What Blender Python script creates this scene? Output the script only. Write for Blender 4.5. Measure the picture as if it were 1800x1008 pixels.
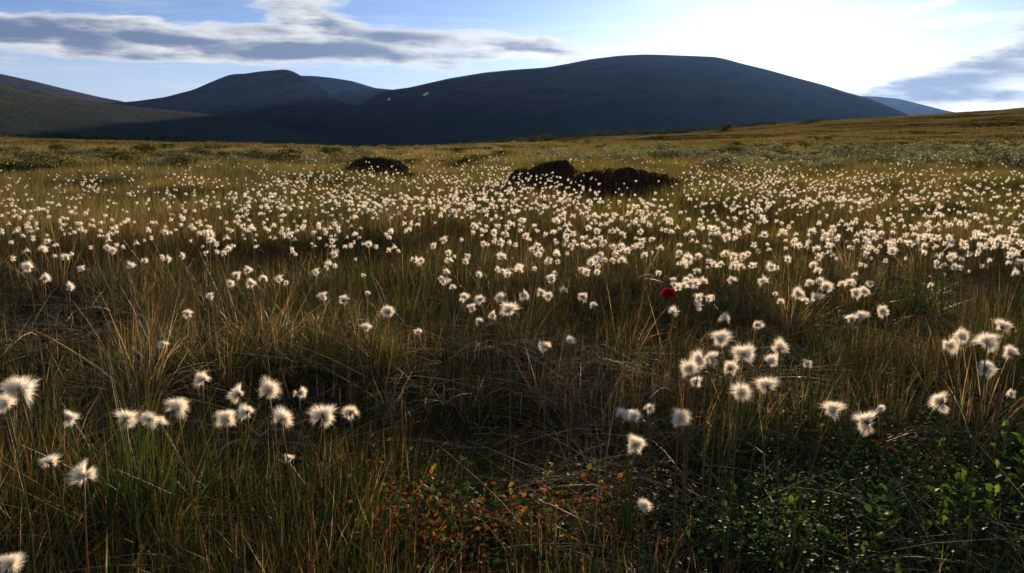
import bpy, math, random
import numpy as np
from mathutils import Vector, Matrix, Euler
from mathutils.bvhtree import BVHTree

for _o in list(bpy.data.objects):
    bpy.data.objects.remove(_o, do_unlink=True)
scene = bpy.context.scene
COL = scene.collection
rnd = random.Random(7)
rng = np.random.default_rng(7)

# ------------------------------------------------------------------ camera
EYE = 0.87                       # eye height above the bog, metres
FPX = 1413.0                     # focal length in photo pixels (1800 wide)
PITCH = math.atan((504 - 240) / FPX)
cam_data = bpy.data.cameras.new('camera')
cam = bpy.data.objects.new('camera', cam_data)
COL.objects.link(cam)
cam_data.sensor_width = 36.0
cam_data.lens = 36.0 * FPX / 1800.0
cam_data.clip_start = 0.02
cam_data.clip_end = 60000.0
cam.location = (0, 0, EYE)
cam.rotation_euler = (math.pi / 2 - PITCH, 0, 0)
scene.camera = cam


def ray(px, py):
    """unit direction in world space through a photo pixel"""
    u = (px - 900) / FPX
    v = (504 - py) / FPX
    d = Vector((u, math.cos(PITCH) + v * math.sin(PITCH), -math.sin(PITCH) + v * math.cos(PITCH)))
    return d.normalized()


def azel(px, py):
    d = ray(px, py)
    return math.atan2(d.x, d.y), math.asin(d.z)


# ------------------------------------------------------------------ sky and sun
SUN_DIR = ray(1362, 62)
SUN_AZ, SUN_EL = math.atan2(SUN_DIR.x, SUN_DIR.y), math.asin(SUN_DIR.z)
SKY_STRENGTH = 0.075
SUN_STRENGTH = 5.0
EXPOSURE = 0.68

world = bpy.data.worlds.new('World')
scene.world = world
world.use_nodes = True
world.cycles.sampling_method = 'MANUAL'
world.cycles.sample_map_resolution = 512
wn, wl = world.node_tree.nodes, world.node_tree.links
wn.clear()


def N(nodes, t, **kw):
    n = nodes.new(t)
    for k, v in kw.items():
        if k == 'inp':
            for kk, vv in v.items():
                n.inputs[kk].default_value = vv
        else:
            setattr(n, k, v)
    return n


def M_(nodes, links, op, a, b=None, c=None, clamp=False):
    n = nodes.new('ShaderNodeMath')
    n.operation = op
    n.use_clamp = clamp
    for i, s in enumerate((a, b, c)):
        if s is None:
            continue
        if isinstance(s, (int, float)):
            n.inputs[i].default_value = s
        else:
            links.new(s, n.inputs[i])
    return n.outputs[0]


def smooth(nodes, links, x, a, b):
    n = nodes.new('ShaderNodeMapRange')
    n.interpolation_type = 'SMOOTHSTEP'
    n.inputs['From Min'].default_value = a
    n.inputs['From Max'].default_value = b
    links.new(x, n.inputs['Value'])
    return n.outputs['Result']


def mixc(nodes, links, f, a, b, blend='MIX'):
    n = nodes.new('ShaderNodeMix')
    n.data_type = 'RGBA'
    n.blend_type = blend
    n.clamp_factor = True
    for s, i in ((f, 0), (a, 6), (b, 7)):
        if isinstance(s, (int, float)):
            n.inputs[i].default_value = s
        elif isinstance(s, tuple):
            n.inputs[i].default_value = (*s, 1.0) if len(s) == 3 else s
        else:
            links.new(s, n.inputs[i])
    return n.outputs[2]


out = wn.new('ShaderNodeOutputWorld')
bg = wn.new('ShaderNodeBackground')
bg.inputs['Strength'].default_value = SKY_STRENGTH
wl.new(bg.outputs[0], out.inputs['Surface'])
sky = wn.new('ShaderNodeTexSky')
sky.sky_type = 'NISHITA'
sky.sun_disc = False
sky.sun_elevation = SUN_EL
sky.sun_rotation = SUN_AZ
sky.altitude = 900
sky.air_density = 0.5
sky.dust_density = 0.42
sky.ozone_density = 3.5

tc = wn.new('ShaderNodeTexCoord')
sep = wn.new('ShaderNodeSeparateXYZ')
wl.new(tc.outputs['Generated'], sep.inputs[0])
az = M_(wn, wl, 'ARCTAN2', sep.outputs[0], sep.outputs[1])
el = M_(wn, wl, 'ARCSINE', sep.outputs[2])
comb = wn.new('ShaderNodeCombineXYZ')
wl.new(az, comb.inputs[0])
wl.new(el, comb.inputs[1])
# streaky turbulence in (azimuth, elevation), stretched along the horizon
mp = N(wn, 'ShaderNodeMapping', inp={'Scale': (3.4, 30.0, 1.0), 'Rotation': (0, 0, math.radians(-6))})
wl.new(comb.outputs[0], mp.inputs[0])
nz = N(wn, 'ShaderNodeTexNoise', inp={'Scale': 1.35, 'Detail': 6.0, 'Roughness': 0.5, 'Distortion': 0.25})
wl.new(mp.outputs[0], nz.inputs['Vector'])
# ragged edges: shift the coordinates by a second noise
mp2 = N(wn, 'ShaderNodeMapping', inp={'Scale': (6.0, 26.0, 1.0), 'Location': (3.1, 7.7, 0)})
wl.new(comb.outputs[0], mp2.inputs[0])
nz2 = N(wn, 'ShaderNodeTexNoise', inp={'Scale': 1.6, 'Detail': 4.0, 'Roughness': 0.6})
wl.new(mp2.outputs[0], nz2.inputs['Vector'])
sub = N(wn, 'ShaderNodeVectorMath', operation='SUBTRACT')
wl.new(nz2.outputs['Color'], sub.inputs[0])
sub.inputs[1].default_value = (0.5, 0.5, 0.5)
scl = N(wn, 'ShaderNodeVectorMath', operation='MULTIPLY')
wl.new(sub.outputs[0], scl.inputs[0])
scl.inputs[1].default_value = (0.10, 0.028, 0.0)
warp = N(wn, 'ShaderNodeVectorMath', operation='ADD')
wl.new(comb.outputs[0], warp.inputs[0])
wl.new(scl.outputs[0], warp.inputs[1])


def cloud_mask(items):
    total = None
    for px, py, hw, hh, rot, amp in items:
        a0, e0 = azel(px, py)
        m = N(wn, 'ShaderNodeMapping', vector_type='TEXTURE')
        m.inputs['Location'].default_value = (a0, e0, 0)
        m.inputs['Rotation'].default_value = (0, 0, math.radians(rot))
        m.inputs['Scale'].default_value = (hw / FPX, hh / FPX, 1)
        wl.new(warp.outputs[0], m.inputs[0])
        g = N(wn, 'ShaderNodeTexGradient', gradient_type='SPHERICAL')
        wl.new(m.outputs[0], g.inputs[0])
        v = M_(wn, wl, 'MULTIPLY', g.outputs['Fac'], amp)
        total = v if total is None else M_(wn, wl, 'MAXIMUM', total, v)
    return total


# long lens of cloud over the left half, broken bank low on the right
mask = cloud_mask([
    (40, 55, 380, 40, -3, 1.9), (300, 70, 320, 40, -4, 1.9), (540, 82, 360, 38, -4, 1.9),
    (585, 40, 170, 50, -12, 1.5), (700, 66, 220, 48, -8, 1.3), (930, 86, 220, 32, -4, 1.6),
    (20, 104, 70, 11, 0, 0.8), (1690, 145, 330, 70, 10, 1.35), (1790, 95, 220, 70, 14, 1.2),
    (1570, 150, 190, 44, 12, 1.15), (1640, 45, 340, 22, 1, 0.5), (1640, 8, 90, 20, 0, 0.7), (1830, 170, 200, 46, 0, 1.3),
])
far_side = smooth(wn, wl, M_(wn, wl, 'ABSOLUTE', az), 0.66, 1.1)
mask_all = M_(wn, wl, 'ADD', mask, M_(wn, wl, 'MULTIPLY', far_side, 0.40))
mp4 = N(wn, 'ShaderNodeMapping', inp={'Scale': (14.0, 34.0, 1.0), 'Location': (5.2, 1.2, 0), 'Rotation': (0, 0, math.radians(-10))})
wl.new(warp.outputs[0], mp4.inputs[0])
nz4 = N(wn, 'ShaderNodeTexNoise', inp={'Scale': 1.5, 'Detail': 6.0, 'Roughness': 0.6, 'Distortion': 0.3})
wl.new(mp4.outputs[0], nz4.inputs['Vector'])
turb = M_(wn, wl, 'ADD', M_(wn, wl, 'MULTIPLY', M_(wn, wl, 'SUBTRACT', nz.outputs['Fac'], 0.5), 2.2),
          M_(wn, wl, 'MULTIPLY', M_(wn, wl, 'SUBTRACT', nz4.outputs['Fac'], 0.5), 0.9))
dens = M_(wn, wl, 'ADD', mask_all, turb)
above = smooth(wn, wl, el, 0.0, 0.03)
alpha = M_(wn, wl, 'MULTIPLY', smooth(wn, wl, dens, 0.28, 0.85), above)
thick = smooth(wn, wl, M_(wn, wl, 'ADD', dens, M_(wn, wl, 'MULTIPLY', M_(wn, wl, 'SUBTRACT', nz2.outputs['Fac'], 0.5), 1.5)), 0.36, 1.45)
# thin high cirrus veil
mp3 = N(wn, 'ShaderNodeMapping', inp={'Scale': (2.2, 26.0, 1.0), 'Location': (1.3, 2.2, 0), 'Rotation': (0, 0, math.radians(4))})
wl.new(comb.outputs[0], mp3.inputs[0])
nz3 = N(wn, 'ShaderNodeTexNoise', inp={'Scale': 1.6, 'Detail': 6.0, 'Roughness': 0.6})
wl.new(mp3.outputs[0], nz3.inputs['Vector'])
veil = M_(wn, wl, 'MULTIPLY', smooth(wn, wl, nz3.outputs['Fac'], 0.48, 0.8), 0.4)
# angle to the sun: clouds near it are brighter
dotn = N(wn, 'ShaderNodeVectorMath', operation='DOT_PRODUCT')
wl.new(tc.outputs['Generated'], dotn.inputs[0])
dotn.inputs[1].default_value = SUN_DIR
ang = M_(wn, wl, 'ARCCOSINE', dotn.outputs['Value'])
near = M_(wn, wl, 'POWER', 2.718, M_(wn, wl, 'MULTIPLY', ang, -8.0))
white = N(wn, 'ShaderNodeMix', data_type='RGBA')
hsv = N(wn, 'ShaderNodeHueSaturation', inp={'Saturation': 0.80, 'Value': 1.2})
wl.new(sky.outputs[0], hsv.inputs['Color'])
lit = mixc(wn, wl, near, (8.0, 7.9, 7.7), (18.0, 17.0, 15.0))
near2 = M_(wn, wl, 'POWER', 2.718, M_(wn, wl, 'MULTIPLY', ang, -2.2))
dark = mixc(wn, wl, near2, (1.10, 1.65, 2.9), (3.4, 3.5, 3.8))
cloudc = mixc(wn, wl, thick, lit, dark)
low_air = M_(wn, wl, 'MULTIPLY', smooth(wn, wl, M_(wn, wl, 'MULTIPLY', el, -1.0), -0.15, -0.02), 0.6)
pale = mixc(wn, wl, low_air, hsv.outputs[0], mixc(wn, wl, near, (6.4, 6.5, 6.4), (10.0, 9.6, 8.8)))
c1 = mixc(wn, wl, veil, pale, lit)
c2 = mixc(wn, wl, alpha, c1, cloudc)
wl.new(c2, bg.inputs['Color'])
wn.remove(white)

sun_data = bpy.data.lights.new('sun', 'SUN')
sun_data.energy = SUN_STRENGTH
sun_data.angle = math.radians(0.53)
sun_data.color = (1.0, 0.76, 0.48)
sun = bpy.data.objects.new('sun', sun_data)
COL.objects.link(sun)
sun.rotation_euler = SUN_DIR.to_track_quat('Z', 'Y').to_euler()
sun.location = SUN_DIR * 50

vs = scene.view_settings
vs.view_transform = 'Standard'
vs.look = 'None'
vs.exposure = EXPOSURE
vs.gamma = 1.0
vs.use_curve_mapping = False
scene.render.engine = 'CYCLES'
cy = scene.cycles
cy.max_bounces = 8
cy.diffuse_bounces = 6
cy.glossy_bounces = 2
cy.transmission_bounces = 4
cy.transparent_max_bounces = 4
cy.volume_bounces = 0
cy.caustics_reflective = False
cy.caustics_refractive = False
cy.use_denoising = True
cy.sample_clamp_indirect = 6.0
cy.adaptive_threshold = 0.02


# ------------------------------------------------------------------ small tools
def _hash(ix, iy, seed):
    h = (ix.astype(np.int64) * 374761393 + iy.astype(np.int64) * 668265263 + seed * 974711) & 0x7fffffff
    h = ((h ^ (h >> 13)) * 1274126177) & 0x7fffffff
    return ((h ^ (h >> 16)) & 0xffff) / 65535.0


def vnoise(x, y, seed=0):
    x = np.asarray(x, float); y = np.asarray(y, float)
    ix, iy = np.floor(x), np.floor(y)
    fx, fy = x - ix, y - iy
    fx = fx * fx * (3 - 2 * fx); fy = fy * fy * (3 - 2 * fy)
    ix = ix.astype(np.int64); iy = iy.astype(np.int64)
    a = _hash(ix, iy, seed); b = _hash(ix + 1, iy, seed)
    c = _hash(ix, iy + 1, seed); d = _hash(ix + 1, iy + 1, seed)
    return (a * (1 - fx) + b * fx) * (1 - fy) + (c * (1 - fx) + d * fx) * fy


def fbm(x, y, octaves=4, seed=0, gain=0.5):
    s = 0; amp = 1; tot = 0
    for o in range(octaves):
        s = s + amp * (vnoise(np.asarray(x) * 2 ** o + 17.3 * o, np.asarray(y) * 2 ** o - 9.1 * o, seed + o) - 0.5)
        tot += amp; amp *= gain
    return s / tot * 2


def sstep(a, b, x):
    t = np.clip((np.asarray(x, float) - a) / (b - a), 0, 1)
    return t * t * (3 - 2 * t)


def tag(o, label=None, cat=None, group=None, kind=None):
    if label: o['label'] = label
    if cat: o['category'] = cat
    if group: o['group'] = group
    if kind: o['kind'] = kind
    return o


def mesh_from(name, verts, faces, mat=None, smooth_=False, attrs=None):
    me = bpy.data.meshes.new(name)
    me.from_pydata([tuple(v) for v in verts], [], [tuple(f) for f in faces])
    if mat is not None:
        for m in (mat if isinstance(mat, (list, tuple)) else [mat]):
            me.materials.append(m)
    if smooth_:
        me.polygons.foreach_set('use_smooth', [True] * len(me.polygons))
    for k, v in (attrs or {}).items():
        a = me.attributes.new(k, 'FLOAT', 'POINT')
        a.data.foreach_set('value', np.asarray(v, np.float32))
    me.update()
    return me


def add(name, me, parent=None, loc=(0, 0, 0)):
    o = bpy.data.objects.new(name, me)
    COL.objects.link(o)
    o.location = loc
    if parent is not None:
        o.parent = parent
    return o


def empty(name, loc):
    o = bpy.data.objects.new(name, None)
    COL.objects.link(o)
    o.empty_display_size = 0.05
    o.location = loc
    return o


# ------------------------------------------------------------------ materials
def new_mat(name):
    m = bpy.data.materials.new(name)
    m.use_nodes = True
    m.node_tree.nodes.clear()
    return m, m.node_tree.nodes, m.node_tree.links


def leafy(name, stops, trans=0.5, tcol=1.3, rough=0.4, spec=0.5, patch=0.35, inst=0.5, blade=0.5, tip=None):
    """thin plant tissue: reflects, shines and lets light through; colour varies by
    blade (attribute rnd), by clump (object random) and in patches over the bog"""
    m, n, l = new_mat(name)
    o = n.new('ShaderNodeOutputMaterial')
    at = N(n, 'ShaderNodeAttribute', attribute_name='rnd')
    oi = n.new('ShaderNodeObjectInfo')
    geo = n.new('ShaderNodeNewGeometry')
    no = N(n, 'ShaderNodeTexNoise', inp={'Scale': 0.55, 'Detail': 3.0, 'Roughness': 0.6})
    l.new(geo.outputs['Position'], no.inputs['Vector'])
    a = M_(n, l, 'MULTIPLY', M_(n, l, 'SUBTRACT', no.outputs['Fac'], 0.5), patch * 3.2)
    b = M_(n, l, 'MULTIPLY', M_(n, l, 'SUBTRACT', oi.outputs['Random'], 0.5), inst)
    c = M_(n, l, 'MULTIPLY', M_(n, l, 'SUBTRACT', at.outputs['Fac'], 0.5), blade)
    f = M_(n, l, 'ADD', M_(n, l, 'ADD', a, b), M_(n, l, 'ADD', c, 0.5), clamp=True)
    cr = n.new('ShaderNodeValToRGB')
    els = cr.color_ramp.elements
    while len(els) < len(stops):
        els.new(0.5)
    for e, (p, col) in zip(els, stops):
        e.position = p
        e.color = (*col, 1)
    l.new(f, cr.inputs[0])
    col = cr.outputs[0]
    if tip:
        t = N(n, 'ShaderNodeAttribute', attribute_name='t')
        col = mixc(n, l, M_(n, l, 'MULTIPLY', smooth(n, l, t.outputs['Fac'], 0.55, 1.0), tip[1]), col, tip[0])
    pb = N(n, 'ShaderNodeBsdfPrincipled', inp={'Roughness': rough, 'Specular IOR Level': spec})
    l.new(col, pb.inputs['Base Color'])
    tr = n.new('ShaderNodeBsdfTranslucent')
    tcn = mixc(n, l, 1.0, col, (tcol, tcol * 0.97, tcol * 0.8), 'MULTIPLY')
    l.new(tcn, tr.inputs['Color'])
    mx = N(n, 'ShaderNodeMixShader', inp={0: trans})
    l.new(pb.outputs[0], mx.inputs[1])
    l.new(tr.outputs[0], mx.inputs[2])
    l.new(mx.outputs[0], o.inputs['Surface'])
    return m


def earthy(name, cols, scale=3.0, rough=0.9, bump=0.4, bscale=20.0, detail=6.0, wood=None):
    m, n, l = new_mat(name)
    o = n.new('ShaderNodeOutputMaterial')
    geo = n.new('ShaderNodeNewGeometry')
    no = N(n, 'ShaderNodeTexNoise', inp={'Scale': scale, 'Detail': detail, 'Roughness': 0.62})
    l.new(geo.outputs['Position'], no.inputs['Vector'])
    cr = n.new('ShaderNodeValToRGB')
    els = cr.color_ramp.elements
    while len(els) < len(cols):
        els.new(0.5)
    for i, (e, c) in enumerate(zip(els, cols)):
        e.position = 0.32 + 0.36 * i / max(1, len(cols) - 1)
        e.color = (*c, 1)
    l.new(no.outputs['Fac'], cr.inputs[0])
    pb = N(n, 'ShaderNodeBsdfPrincipled', inp={'Roughness': rough, 'Specular IOR Level': 0.05})
    base_col = cr.outputs[0]
    if wood:                      # dark lower slopes: birch wood and heath, plus painted shade on the green hill
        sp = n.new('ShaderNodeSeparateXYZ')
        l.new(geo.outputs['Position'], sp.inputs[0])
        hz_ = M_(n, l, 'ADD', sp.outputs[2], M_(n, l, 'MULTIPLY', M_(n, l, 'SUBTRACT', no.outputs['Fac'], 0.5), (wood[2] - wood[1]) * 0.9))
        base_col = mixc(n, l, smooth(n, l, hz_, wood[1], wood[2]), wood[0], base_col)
    l.new(base_col, pb.inputs['Base Color'])
    nb = N(n, 'ShaderNodeTexNoise', inp={'Scale': bscale, 'Detail': 5.0, 'Roughness': 0.65})
    l.new(geo.outputs['Position'], nb.inputs['Vector'])
    bu = N(n, 'ShaderNodeBump', inp={'Strength': bump, 'Distance': 0.6 / bscale * 3})
    l.new(nb.outputs['Fac'], bu.inputs['Height'])
    l.new(bu.outputs[0], pb.inputs['Normal'])
    l.new(pb.outputs[0], o.inputs['Surface'])
    return m


# ------------------------------------------------------------------ terrain
def pz(px, py, dist):
    """height at which a point at horizontal distance dist shows at this pixel"""
    a, e = azel(px, py)
    return EYE + dist * math.tan(e)


EDGE = [(-700, 246, 170), (-200, 245, 170), (0, 247, 170), (150, 250, 160), (300, 254, 140), (500, 261, 120), (700, 265, 110), (800, 262, 120),
        (900, 254, 170), (1000, 247, 220), (1100, 242, 260), (1200, 237, 280), (1300, 227, 300), (1400, 217, 310), (1500, 210, 320), (1600, 204, 320),
        (1700, 197, 320), (1800, 191, 320), (2000, 180, 320), (2500, 175, 320)]
_ea = np.array([azel(x, y)[0] for x, y, d in EDGE])
_ez = np.array([pz(x, y, d) for x, y, d in EDGE])
_ed = np.array([d for x, y, d in EDGE], float)
# grassy hummocks and wet hollows: x, y, radius, height
BUMPS = []


def bump_px(px, py, wpx, h, fl=0.7):
    d = ray(px, py)
    t = EYE / -d.z
    p = d * t
    BUMPS.append((p.x, p.y, wpx * math.hypot(p.x, p.y) / FPX / 2, h, fl))


bump_px(330, 350, 300, 0.13)
bump_px(290, 303, 260, 0.18)
bump_px(560, 330, 240, 0.10)
bump_px(1630, 385, 300, 0.16)
bump_px(1480, 470, 340, -0.16)
bump_px(600, 485, 340, -0.14)
bump_px(860, 820, 420, -0.10)
bump_px(1250, 720, 300, 0.05)
bump_px(1120, 540, 200, 0.05)


def ground_h(x, y):
    x = np.asarray(x, float); y = np.asarray(y, float)
    r = np.hypot(x, y) + 1e-6
    a = np.arctan2(x, y)
    D = np.interp(a, _ea, _ed)
    Z = np.interp(a, _ea, _ez)
    t = np.clip((r - 38) / (D - 38), 0, 1)
    up = t * t * (2.2 - 1.2 * t)
    z = Z * up
    beyond = np.maximum(r - D, 0)
    z = z - np.minimum(beyond * 0.10, 32 + Z * 0.9) * sstep(0, 60, beyond)
    und = 0.10 * fbm(x / 2.3, y / 2.3, 3, 11) + 0.05 * fbm(x / 0.7, y / 0.7, 2, 5)
    und = und * sstep(0.6, 2.0, r) + sstep(20, 120, r) * (1 - sstep(500, 900, r)) * 0.9 * fbm(x / 26, y / 14, 4, 3)
    for bx, by, br, bh, fl in BUMPS:
        q = ((x - bx) / br) ** 2 + ((y - by) / (br * fl)) ** 2
        und = und + bh * np.exp(-1.6 * q)
    return z + und


def gh(x, y):
    return float(ground_h(np.array([x]), np.array([y]))[0])


def hit_ground(px, py, h=0.0):
    """world point at height h above the bog seen at this pixel"""
    q = hit_many([(px, py)], h)[0]
    return Vector(q)


def hit_many(pix, h=0.0):
    d = np.array([ray(px, py)[:] for px, py in pix])
    h = np.broadcast_to(np.asarray(h, float), (len(d),))
    dz = np.minimum(d[:, 2], -1e-4)
    z = h.copy()
    for _ in range(8):
        t = np.minimum((z - EYE) / dz, 200)
        z = 0.5 * z + 0.5 * (ground_h(d[:, 0] * t, d[:, 1] * t) + h)
    x_, y_ = d[:, 0] * t, d[:, 1] * t
    return np.stack([x_, y_, ground_h(x_, y_)], -1)


fine = np.radians(np.linspace(-42, 42, 420))
rest = np.radians(np.concatenate([np.linspace(42, 318, 94)[1:-1]]))
angs = np.concatenate([fine, rest])
rads = np.concatenate([[0.0], np.geomspace(0.35, 12000, 300)])
A, R = np.meshgrid(angs, rads[1:], indexing='ij')
X, Y = R * np.sin(A), R * np.cos(A)
Zg = ground_h(X, Y)
nv, nr = X.shape
verts = np.stack([X, Y, Zg], -1).reshape(-1, 3)
verts = np.vstack([verts, [[0, 0, gh(0, 0)]]])
ii, jj = np.meshgrid(np.arange(nv), np.arange(nr - 1), indexing='ij')
i2 = (ii + 1) % nv
faces = np.stack([ii * nr + jj, ii * nr + jj + 1, i2 * nr + jj + 1, i2 * nr + jj], -1).reshape(-1, 4)
ctr = len(verts) - 1
faces = [tuple(f) for f in faces[:, ::-1].tolist()] + [(ctr, i * nr, ((i + 1) % nv) * nr)[::-1] for i in range(nv)]

# ground: black peat and moss near, tawny sedge further out
m_ground, n, l = new_mat('bog_ground')
o = n.new('ShaderNodeOutputMaterial')
geo = n.new('ShaderNodeNewGeometry')
n1 = N(n, 'ShaderNodeTexNoise', inp={'Scale': 1.7, 'Detail': 6.0, 'Roughness': 0.65})
l.new(geo.outputs['Position'], n1.inputs['Vector'])
mpg = N(n, 'ShaderNodeMapping', inp={'Scale': (0.035, 0.09, 0.3)})
l.new(geo.outputs['Position'], mpg.inputs[0])
n2 = N(n, 'ShaderNodeTexNoise', inp={'Scale': 1.0, 'Detail': 7.0, 'Roughness': 0.6})
l.new(mpg.outputs[0], n2.inputs['Vector'])
peat = mixc(n, l, smooth(n, l, n1.outputs['Fac'], 0.35, 0.7), (0.016, 0.012, 0.008), (0.035, 0.038, 0.014))
sedge = mixc(n, l, smooth(n, l, n2.outputs['Fac'], 0.36, 0.62), (0.035, 0.038, 0.013), (0.11, 0.075, 0.030))
ln = N(n, 'ShaderNodeVectorMath', operation='LENGTH')
l.new(geo.outputs['Position'], ln.inputs[0])
gc = mixc(n, l, smooth(n, l, ln.outputs['Value'], 14, 60), peat, sedge)
gc = mixc(n, l, smooth(n, l, ln.outputs['Value'], 420, 800), gc, (0.045, 0.055, 0.024))
pb = N(n, 'ShaderNodeBsdfPrincipled', inp={'Roughness': 1.0, 'Specular IOR Level': 0.0})
l.new(gc, pb.inputs['Base Color'])
nb = N(n, 'ShaderNodeTexNoise', inp={'Scale': 14.0, 'Detail': 5.0})
l.new(geo.outputs['Position'], nb.inputs['Vector'])
bu = N(n, 'ShaderNodeBump', inp={'Strength': 0.6, 'Distance': 0.05})
l.new(nb.outputs['Fac'], bu.inputs['Height'])
l.new(bu.outputs[0], pb.inputs['Normal'])
l.new(pb.outputs[0], o.inputs['Surface'])
ground = add('ground', mesh_from('ground', verts.tolist(), faces, m_ground, True))
tag(ground, 'peat bog and open moorland running out to the mountains', kind='structure')


# ------------------------------------------------------------------ mountains
MTREES = {}


def mountain(name, label, sky_pts, D, front, back, base, mat, seed, cols=200, rows_f=56, rows_b=12, shape=1.25, rough=0.16, spurs=()):
    xs = [p[0] for p in sky_pts]
    ae = np.array([azel(x, y) for x, y in sky_pts])
    aa = np.linspace(ae[0, 0], ae[-1, 0], cols)
    ee = np.interp(aa, ae[:, 0], ae[:, 1])
    k = np.array([1, 2, 3, 2, 1.0]); k /= k.sum()
    ee = np.convolve(np.pad(ee, 2, mode='edge'), k, 'valid')
    Dv = np.full(cols, float(D)) if not isinstance(D, list) else np.interp(aa, [azel(x, 200)[0] for x, _ in D], [d for _, d in D])
    zc = EYE + Dv * np.tan(ee)
    V = []
    for i in range(cols):
        s = np.concatenate([np.linspace(-1, 0, rows_f), np.linspace(0, 1, rows_b)[1:]])
        w = np.where(s < 0, front, back)
        dist = Dv[i] + s * w
        q = 1 - np.abs(s)
        prof = q ** shape * (0.35 + 0.65 * sstep(0, 1, q)) * 0.55 + 0.45 * q
        H = zc[i] - base
        x = dist * math.sin(aa[i]); y = dist * math.cos(aa[i])
        gul = fbm(x / 420, y / 420, 5, seed, 0.55)
        gul = gul - 0.5 * np.abs(fbm(x / 800, y / 800, 3, seed + 40))
        z = base + H * prof + H * rough * gul * np.minimum(1, np.abs(s) * 3.0) * np.minimum(1, q * 4)
        V.append(np.stack([x, y, z], -1))
    V = np.array(V)
    nr_ = V.shape[1]
    F = []
    for i in range(cols - 1):
        for j in range(nr_ - 1):
            F.append((i * nr_ + j, (i + 1) * nr_ + j, (i + 1) * nr_ + j + 1, i * nr_ + j + 1))
    vl = V.reshape(-1, 3)
    me = mesh_from(name, vl.tolist(), F, mat, True)
    ob = add(name, me)
    tag(ob, label, kind='structure')
    MTREES[label] = BVHTree.FromPolygons([Vector(v) for v in vl], F)
    return ob


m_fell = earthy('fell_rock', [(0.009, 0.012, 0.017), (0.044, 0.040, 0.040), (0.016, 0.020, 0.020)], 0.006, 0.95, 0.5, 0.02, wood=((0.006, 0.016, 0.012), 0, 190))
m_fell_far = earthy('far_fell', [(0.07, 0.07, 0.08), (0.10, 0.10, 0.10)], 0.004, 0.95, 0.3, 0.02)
m_hill = earthy('green_slope', [(0.010, 0.020, 0.004), (0.030, 0.042, 0.009), (0.062, 0.064, 0.014)], 0.011, 0.95, 0.6, 0.06, wood=((0.014, 0.024, 0.010), 40, 120))  # dark foot is woods, carried higher as painted stand-in for the mountain's shadow

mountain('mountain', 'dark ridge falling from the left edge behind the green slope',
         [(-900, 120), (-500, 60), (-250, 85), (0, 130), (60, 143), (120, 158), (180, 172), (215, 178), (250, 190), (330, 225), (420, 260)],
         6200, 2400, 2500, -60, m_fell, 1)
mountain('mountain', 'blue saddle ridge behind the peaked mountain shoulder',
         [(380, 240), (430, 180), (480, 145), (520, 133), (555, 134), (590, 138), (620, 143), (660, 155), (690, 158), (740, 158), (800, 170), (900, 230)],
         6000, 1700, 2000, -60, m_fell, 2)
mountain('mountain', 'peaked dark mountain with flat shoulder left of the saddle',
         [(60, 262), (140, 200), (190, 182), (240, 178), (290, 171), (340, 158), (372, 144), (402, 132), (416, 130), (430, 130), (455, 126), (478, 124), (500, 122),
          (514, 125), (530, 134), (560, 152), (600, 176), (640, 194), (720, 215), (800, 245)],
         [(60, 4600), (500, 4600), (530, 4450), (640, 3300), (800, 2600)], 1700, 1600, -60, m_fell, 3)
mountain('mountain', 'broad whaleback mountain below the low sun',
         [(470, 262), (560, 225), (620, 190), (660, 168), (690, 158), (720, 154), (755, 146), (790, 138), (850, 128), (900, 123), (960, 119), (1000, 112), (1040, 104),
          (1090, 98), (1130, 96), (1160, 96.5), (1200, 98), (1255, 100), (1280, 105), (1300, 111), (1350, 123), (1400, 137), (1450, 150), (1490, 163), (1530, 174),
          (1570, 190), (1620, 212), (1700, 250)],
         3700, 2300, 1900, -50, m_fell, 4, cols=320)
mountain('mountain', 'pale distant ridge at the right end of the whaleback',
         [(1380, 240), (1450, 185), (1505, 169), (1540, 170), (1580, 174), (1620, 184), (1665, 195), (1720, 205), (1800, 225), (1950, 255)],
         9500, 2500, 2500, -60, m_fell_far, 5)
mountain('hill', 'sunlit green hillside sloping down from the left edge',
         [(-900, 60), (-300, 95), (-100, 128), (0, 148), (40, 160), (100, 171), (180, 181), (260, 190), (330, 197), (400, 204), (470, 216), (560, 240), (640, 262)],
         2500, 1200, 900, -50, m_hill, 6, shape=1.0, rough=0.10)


# ------------------------------------------------------------------ plant materials
G_DEEP, G_OLIVE, GOLD, RUST, STRAW = (0.012, 0.034, 0.006), (0.037, 0.064, 0.012), (0.14, 0.100, 0.028), (0.17, 0.062, 0.022), (0.38, 0.28, 0.16)
m_sedge = leafy('sedge_blade', [(0.0, G_DEEP), (0.58, G_OLIVE), (0.80, GOLD), (0.91, RUST), (1.0, STRAW)], 0.5, 1.5, 0.45, 0.4, blade=0.82, tip=(RUST, 0.4))
m_far_sedge = leafy('far_sedge', [(0.0, (0.028, 0.048, 0.010)), (0.42, (0.088, 0.090, 0.022)), (0.70, (0.23, 0.165, 0.060)), (1.0, (0.20, 0.098, 0.042))], 0.5, 1.4, 0.5, 0.3, patch=0.5)
m_slope_sedge = leafy('slope_sedge', [(0.0, (0.045, 0.050, 0.018)), (0.45, (0.105, 0.085, 0.032)), (1.0, (0.17, 0.118, 0.050))], 0.5, 1.3, 0.8, 0.0, patch=0.1, inst=0.35)
m_straw = leafy('dead_straw', [(0.0, (0.10, 0.08, 0.05)), (0.5, (0.21, 0.17, 0.12)), (1.0, (0.36, 0.31, 0.25))], 0.3, 1.2, 0.55, 0.3)
m_stem = leafy('cotton_stem', [(0.0, (0.07, 0.11, 0.024)), (0.6, (0.14, 0.135, 0.036)), (1.0, (0.20, 0.11, 0.045))], 0.4, 1.2, 0.55, 0.2, patch=0.15, inst=0.9)
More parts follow.
